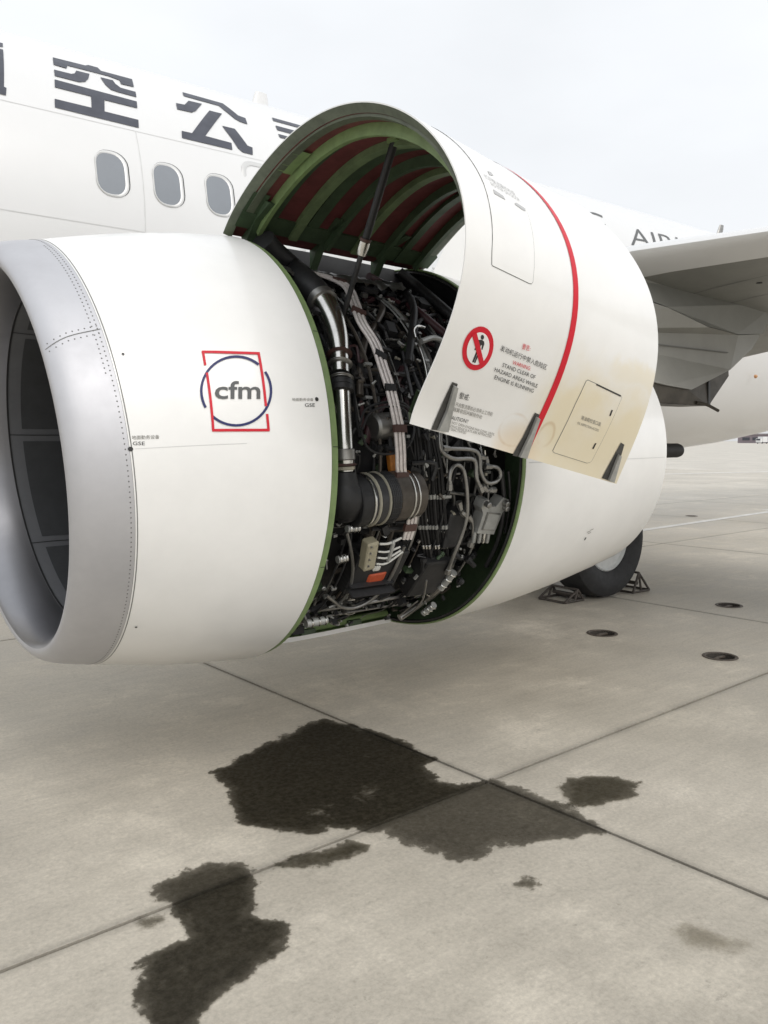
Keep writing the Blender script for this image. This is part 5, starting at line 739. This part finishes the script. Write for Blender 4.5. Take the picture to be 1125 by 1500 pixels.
# ---- fan cowl door (propped open)
nu,nv=24,72; U,Vv=np.meshgrid(np.linspace(0,1,nu),np.linspace(0,1,nv),indexing='ij')
def doormat():
    m=white.copy(); m.name='stained_white_paint'; t=m.node_tree; b=t.nodes['Principled BSDF']; L=t.links.new
    src=b.inputs['Base Color'].links[0].from_socket
    uv=t.nodes.new('ShaderNodeUVMap'); uv.uv_map='UVMap'; sp=t.nodes.new('ShaderNodeSeparateXYZ'); L(uv.outputs[0],sp.inputs[0])
    g=t.nodes.new('ShaderNodeNewGeometry'); n=t.nodes.new('ShaderNodeTexNoise'); n.inputs['Scale'].default_value=5; n.inputs['Detail'].default_value=7; L(g.outputs['Position'],n.inputs['Vector'])
    def rg_(s,a,b_,c=0,d=1):
        r=t.nodes.new('ShaderNodeMapRange'); r.interpolation_type='SMOOTHSTEP'; r.inputs['From Min'].default_value=a; r.inputs['From Max'].default_value=b_; r.inputs['To Min'].default_value=c; r.inputs['To Max'].default_value=d; L(s,r.inputs['Value']); return r.outputs[0]
    def op(o,a,b_):
        x=t.nodes.new('ShaderNodeMath'); x.operation=o
        for i,q in enumerate((a,b_)):
            if isinstance(q,(int,float)): x.inputs[i].default_value=q
            else: L(q,x.inputs[i])
        return x.outputs[0]
    nn=op('MULTIPLY',op('SUBTRACT',n.outputs['Fac'],.5),.22)
    u_=op('ADD',sp.outputs['X'],nn); v_=op('ADD',sp.outputs['Y'],op('MULTIPLY',nn,.5))
    mask=op('MULTIPLY',rg_(u_,.38,.60),rg_(v_,.80,.90)); edge=op('MULTIPLY',rg_(u_,.62,.8),op('MULTIPLY',rg_(v_,.80,.822),rg_(v_,.86,.83)))
    mask=op('MAXIMUM',mask,op('MULTIPLY',edge,.6)); mask=op('MULTIPLY',mask,rg_(n.outputs['Fac'],.25,.6,.75,1))
    mx=t.nodes.new('ShaderNodeMix'); mx.data_type='RGBA'; mx.inputs[7].default_value=(.74,.645,.43,1); L(src,mx.inputs[6]); L(op('MULTIPLY',mask,.8),mx.inputs[0])
    sp2=D['dstain'][0]; 
    def blob(c,ru,rv):
        a=op('DIVIDE',op('SUBTRACT',sp.outputs['X'],c[0]),ru); b2=op('DIVIDE',op('SUBTRACT',sp.outputs['Y'],c[1]),rv); return op('ADD',op('ADD',op('MULTIPLY',a,a),op('MULTIPLY',b2,b2)),op('MULTIPLY',nn,3))
    bl1=rg_(blob((sp2[0]+.03,sp2[1]+.03),.12,.05),1.3,.1); mx2=t.nodes.new('ShaderNodeMix'); mx2.data_type='RGBA'; mx2.inputs[7].default_value=(.68,.49,.24,1); L(mx.outputs[2],mx2.inputs[6]); L(op('MULTIPLY',bl1,.45),mx2.inputs[0])
    d2=blob((sp2[0]-.01,sp2[1]),.06,.026); ring=op('MULTIPLY',rg_(d2,.7,1.0),rg_(d2,1.3,1.0)); d3=blob(D['dstain'][1],.035,.02); ring2=op('MULTIPLY',rg_(d3,.5,1.0),rg_(d3,1.5,1.0))
    mx3=t.nodes.new('ShaderNodeMix'); mx3.data_type='RGBA'; mx3.inputs[7].default_value=(.50,.33,.15,1); L(mx2.outputs[2],mx3.inputs[6]); L(op('MULTIPLY',op('MULTIPLY',op('MAXIMUM',ring,ring2),rg_(n.outputs['Fac'],.4,.6)),.42),mx3.inputs[0]); L(mx3.outputs[2],b.inputs['Base Color'])
    return m
O=door(U,Vv); DR=MB().grid(O).build('fan_cowl_door',doormat(),A)
uvl=DR.data.uv_layers.new(name='UVMap'); li=np.zeros(len(DR.data.loops),int); DR.data.loops.foreach_get('vertex_index',li)
uvl.data.foreach_set('uv',np.stack([U.ravel(),Vv.ravel()],-1)[li].ravel())
O2=door(.03+.94*U,.985*Vv,-(.004+.024*np.clip(Vv/.03,0,1)))
MB().grid(O2,flip=True).build('inner_skin',maroon,DR)
def rim(name,a,b,m):
    n=len(a); mid=(np.array(a)+np.array(b))/2; MB().grid(np.stack([a,b],1)).build(name,m,DR)
vv=np.linspace(0,1,nv); uu=np.linspace(0,1,nu); Z=np.zeros
rimm=mat('door_rim_primer',(.12,.14,.095),.5,var=.3,vscale=14)
def rim3(name,rows,m): MB().grid(np.stack(rows,1)).build(name,m,DR,True,30)
EPS=-.005
rim('front_edge',door(Z(nv),vv),door(Z(nv),vv,EPS),white); rim('aft_edge',door(Z(nv)+1,vv),door(Z(nv)+1,vv,EPS),white)
rim('front_rim',door(Z(nv),vv,EPS),door(Z(nv)+.03,vv,-.0285),rimm); rim('aft_rim',door(Z(nv)+1,vv,EPS),door(Z(nv)+.97,vv,-.0285),rimm); rim('hinge_rim',door(uu,Z(nu)),door(uu,Z(nu),-.004),rimm); rim('lower_rim',door(uu,Z(nu)+1),door(uu,Z(nu)+1,-.006),blackr); rim('lower_rim',door(uu,Z(nu)+1,-.006),door(uu,Z(nu)+.985,-.0285),rimm)
def rib(u0,w,h,m,name='rib',v0=.03,v1=.975):
    v=np.linspace(v0,v1,60); o=np.ones(60)
    pr_=[(u0-w/2,-.0285),(u0-w/2,-.028-h),(u0+w/2,-.028-h),(u0+w/2,-.0285)]
    MB().grid(np.stack([door(o*a,v,o*b) for a,b in pr_],1)).build(name,m,DR,True,30)
for u0,w,h,m_ in ((.05,.03,.012,rimm),(.115,.016,.05,green),(.14,.055,.012,greend),(.27,.036,.03,greenm),(.33,.05,.010,greend),(.43,.018,.05,greend),(.57,.035,.03,greenm),(.70,.02,.045,greend),(.80,.035,.02,greend),(.9,.02,.045,greend),(.95,.03,.012,rimm)): rib(u0,w,h,m_)
# hinge longeron and lower longeron
for v0_,v1_,h_ in ((.03,.065,.042),(.955,.99,.06)):
    pr_=[(v0_,-.0285),(v0_,-h_),(v1_,-h_),(v1_,-.0285)]; o=np.ones(20); u=np.linspace(.02,.98,20)
    MB().grid(np.stack([door(u,o*a,o*b) for a,b in pr_],1),flip=True).build('longeron',greend,DR,True,30)
# green patch plate and bracket near the front
def dplate(u0,u1,v0,v1,off,m,name):
    a,b=np.meshgrid(np.linspace(u0,u1,4),np.linspace(v0,v1,10),indexing='ij'); MB().grid(door(a,b,off),flip=True).build(name,m,DR)
dplate(.04,.10,.17,.235,-.04,green,'patch_plate'); dplate(.02,.09,.03,.11,-.036,greend,'patch_plate'); dplate(.30,.40,.40,.47,-.04,greend,'patch_plate')
# goose-neck hinge arms
for u0,vv0 in ((.10,.02),(.42,.02),(.74,.02)):
    a=door(np.array(u0),np.array(.10),np.array(-.06)); x=a[0]; hz=float(door(np.array(u0),np.array(0.))[2])
    pts=[(3.72,hz-.10),(3.66,hz-.02),(3.58,hz+.05),(a[1]-.02,a[2]),(a[1]+.05,a[2]+.035),(3.64,hz+.045),(3.72,hz-.0)]
    n=len(pts); V=[(x-.022,y,z) for y,z in pts]+[(x+.022,y,z) for y,z in pts]; Fk=[list(range(n)),list(range(n,2*n))[::-1]]+[[i,(i+1)%n,(i+1)%n+n,i+n] for i in range(n)]
    MB().add(V,Fk).build('hinge_arm',greend,DR,False)
# hold-open rod
rt,rl=np.array(D['rodtop']),np.array(D['pts']['rodlow']); mid=rt+(rl-rt)*.60
MB().tube([rt,mid],.0175,12).build('hold_open_rod',blackr,DR); MB().tube([mid,rl],.0125,10).build('hold_open_rod',darkm,DR)
dd=(rl-rt)/np.linalg.norm(rl-rt); MB().lathe([(-.03,.019),(-.03,.024),(.0,.025),(.03,.023),(.035,.015)],mid,dd,14).build('rod_collar',steel,DR); MB().lathe([(-.045,.018),(-.045,.026),(-.032,.026)],mid,dd,14).build('rod_collar',brass,DR)
MB().box(rt,(.05,.06,.05)).build('rod_bracket',green,DR,False)
# door markings
sp_=np.array(D['stripe']); us=.492
strip('red_stripe',[(us+.012*math.sin(3*v),v) for v in np.linspace(.995,.42,40)],.034,door,DSC,.002,redp,DR,1)
decal('warning_sign',[D['sign_o']],door,DSC,.0020,redp,DR,.05); decal('warning_sign',[D['sign_i']],door,DSC,.0030,white,DR,.05)
for q in D['man']: decal('warning_sign',[q],door,DSC,.0038,blk,DR,.05)
decal('warning_sign',[D['sign_bar']],door,DSC,.0046,redp,DR,.05)
cm={'red':redp,'blk':blk,'gry':gtxt,'lgt':ltxt}
for t,c,q0,q1,q2 in D['dtxt']:
    cj=any(ord(ch)>255 for ch in t); textdecal('lettering',t,q0,q1,q2,door,.0034,cm[c],DR,.8 if cj else .69)
def grow(lp,f):
    P=np.array(lp)*DSC; n=len(P); T_=np.roll(P,-1,0)-np.roll(P,1,0); T_/=np.linalg.norm(T_,axis=1,keepdims=True); N_=np.c_[T_[:,1],-T_[:,0]]
    ar=sum(P[i-1][0]*P[i][1]-P[i][0]*P[i-1][1] for i in range(n)); return (P+N_*f*(1 if ar>0 else -1))/DSC
for k in ('panelA','panelB'):
    lp=D[k]; decal('panel_gap',[grow(lp,.0025)],door,DSC,.0008,seam,DR,.06); pl=decal('access_panel',[lp],door,DSC,.0016,DR.data.materials[0] if k=='panelB' else white,DR,.06)
    if k=='panelB':
        u2=pl.data.uv_layers.new(name='UVMap'); l2=np.zeros(len(pl.data.loops),int); pl.data.loops.foreach_get('vertex_index',l2)
        co=np.array([v.co for v in pl.data.vertices])+np.array(WL[pl.name]); d_=((co[:,None,:]-O.reshape(-1,3)[None])**2).sum(-1).argmin(1); uvq=np.stack([U.ravel(),Vv.ravel()],-1)[d_]
        u2.data.foreach_set('uv',uvq[l2].ravel())
for q in D['ventA']: decal('vent',[q],door,DSC,.003,ltxt,DR)
for q in D['slotB']: decal('latch_slot',[q],door,DSC,.003,blk,DR)
strip('panel_gap',D['seamB'],.005,door,DSC,.003,blk,DR,1)
for q in D['latch']: decal('latch',[q],door,DSC,.003,latchm,DR)
for q in D['latch_lever']:
    P=np.array(q); a=door(P[:,0],P[:,1],.005); b=door(P[:,0],P[:,1],.018); n=len(P)
    MB().add(np.vstack([a,b]),[[i,(i+1)%n,(i+1)%n+n,i+n] for i in range(n)]+[list(range(n,2*n))]).build('latch_lever',alu,DR,False)
# ---- landing gear
def wheel(x,y):
    w=empty('landing_wheel',(x,y,.565),A)
    MB().lathe([(-.14,.30),(-.17,.33),(-.195,.42),(-.195,.49),(-.16,.545),(-.09,.562),(0,.565),(.09,.562),(.16,.545),(.195,.49),(.195,.42),(.17,.33),(.14,.30)],(x,y,.565),(0,1,0),48,False).build('tyre',rubber,w)
    for sg in (-1,1): MB().lathe([(.135,.305),(.15,.29),(.12,.27),(.13,.2),(.15,.12),(.16,.02)] if sg>0 else [(.135,.305),(.15,.29),(.12,.27),(.13,.2),(.15,.12),(.16,.02)],(x,y,.565),(0,sg,0),40,False).build('rim',hubm,w)
    return w
for y in (5.18,6.04,11.32,12.18): wheel(6.82,y)
for y in (5.61,11.75):
    MB().tube([(6.82,y,.565),(6.82,y,1.3)],.085,14).build('gear_strut',steel,A); MB().tube([(6.82,y,1.25),(6.82,y,2.6)],.13,14).build('gear_strut',hubm,A); MB().tube([(6.82,y-.3,.565),(6.82,y+.3,.565)],.07,12).build('axle',steeld,A)
# ---- chocks
def chock(x,y,dirn,H_,label):
    c=empty('wheel_chock',(x,y,0)); tag(c,label,'wheel chock','wheel chocks at the landing gear')
    r=.012; e=.14; tx=.05*dirn
    for yy in (-.16,.16):
        for a,b2,nm in (((-e,.014),(e,.014),'base_bar'),((-e,.014),(tx,H_),'sloped_bar'),((e,.014),(tx,H_),'sloped_bar'),((0,.014),(tx,H_),'brace')):
            MB().tube([(x+a[0],y+yy,a[1]),(x+b2[0],y+yy,b2[1])],r,8).build(nm,chockm,c)
    for a in ((-e,.014),(e,.014),(tx,H_)): MB().tube([(x+a[0],y-.16,a[1]),(x+a[0],y+.16,a[1])],r,8).build('cross_bar',chockm,c)
    ex=-e if dirn<0 else e
    MB().tube([(x+ex*.5,y-.16,H_*.5),(x+ex*.5,y+.16,H_*.5)],r*1.6,8).build('roller',chockm,c)
chock(6.36,5.24,1,.12,'rusty steel wheel chock in front of the landing wheel, mostly hidden by the engine')
chock(7.33,5.16,-1,.21,'open framed steel wheel chock behind the landing wheel')
# ---- far side
def farbox(name,c,sz,m,parent=None): 
    b=MB().box(c,sz); return b.build(name,m,parent,False)
tb=empty('terminal_building',(468,220,0)); tag(tb,'low grey purple airport building on the horizon under the tail','building')
farbox('wall',(468,220,2.4),(16,64,4.8),farw,tb); farbox('roof',(468,220,5.1),(17,66,.6),farr,tb)
for k in range(10): farbox('window',(459.9,193+k*6,2.4),(.3,4.2,1.6),farg,tb)
tv=empty('service_truck',(386,199,0)); tag(tv,'tiny white service truck parked far off by the low building','truck')
farbox('cargo_box',(386,199,2.0),(4.6,2.5,2.6),whitef,tv); farbox('cab',(382.6,199,1.5),(1.8,2.3,1.9),whitef,tv); farbox('windscreen',(381.66,199,1.9),(.08,1.9,.7),farg,tv)
for a in (-2.6,1.5):
    for b_2 in (-1.1,1.1): MB().lathe([(-.14,.45),(.14,.45)],(386+a,199+b_2,.45),(0,1,0),16).build('wheel',rubber,tv)
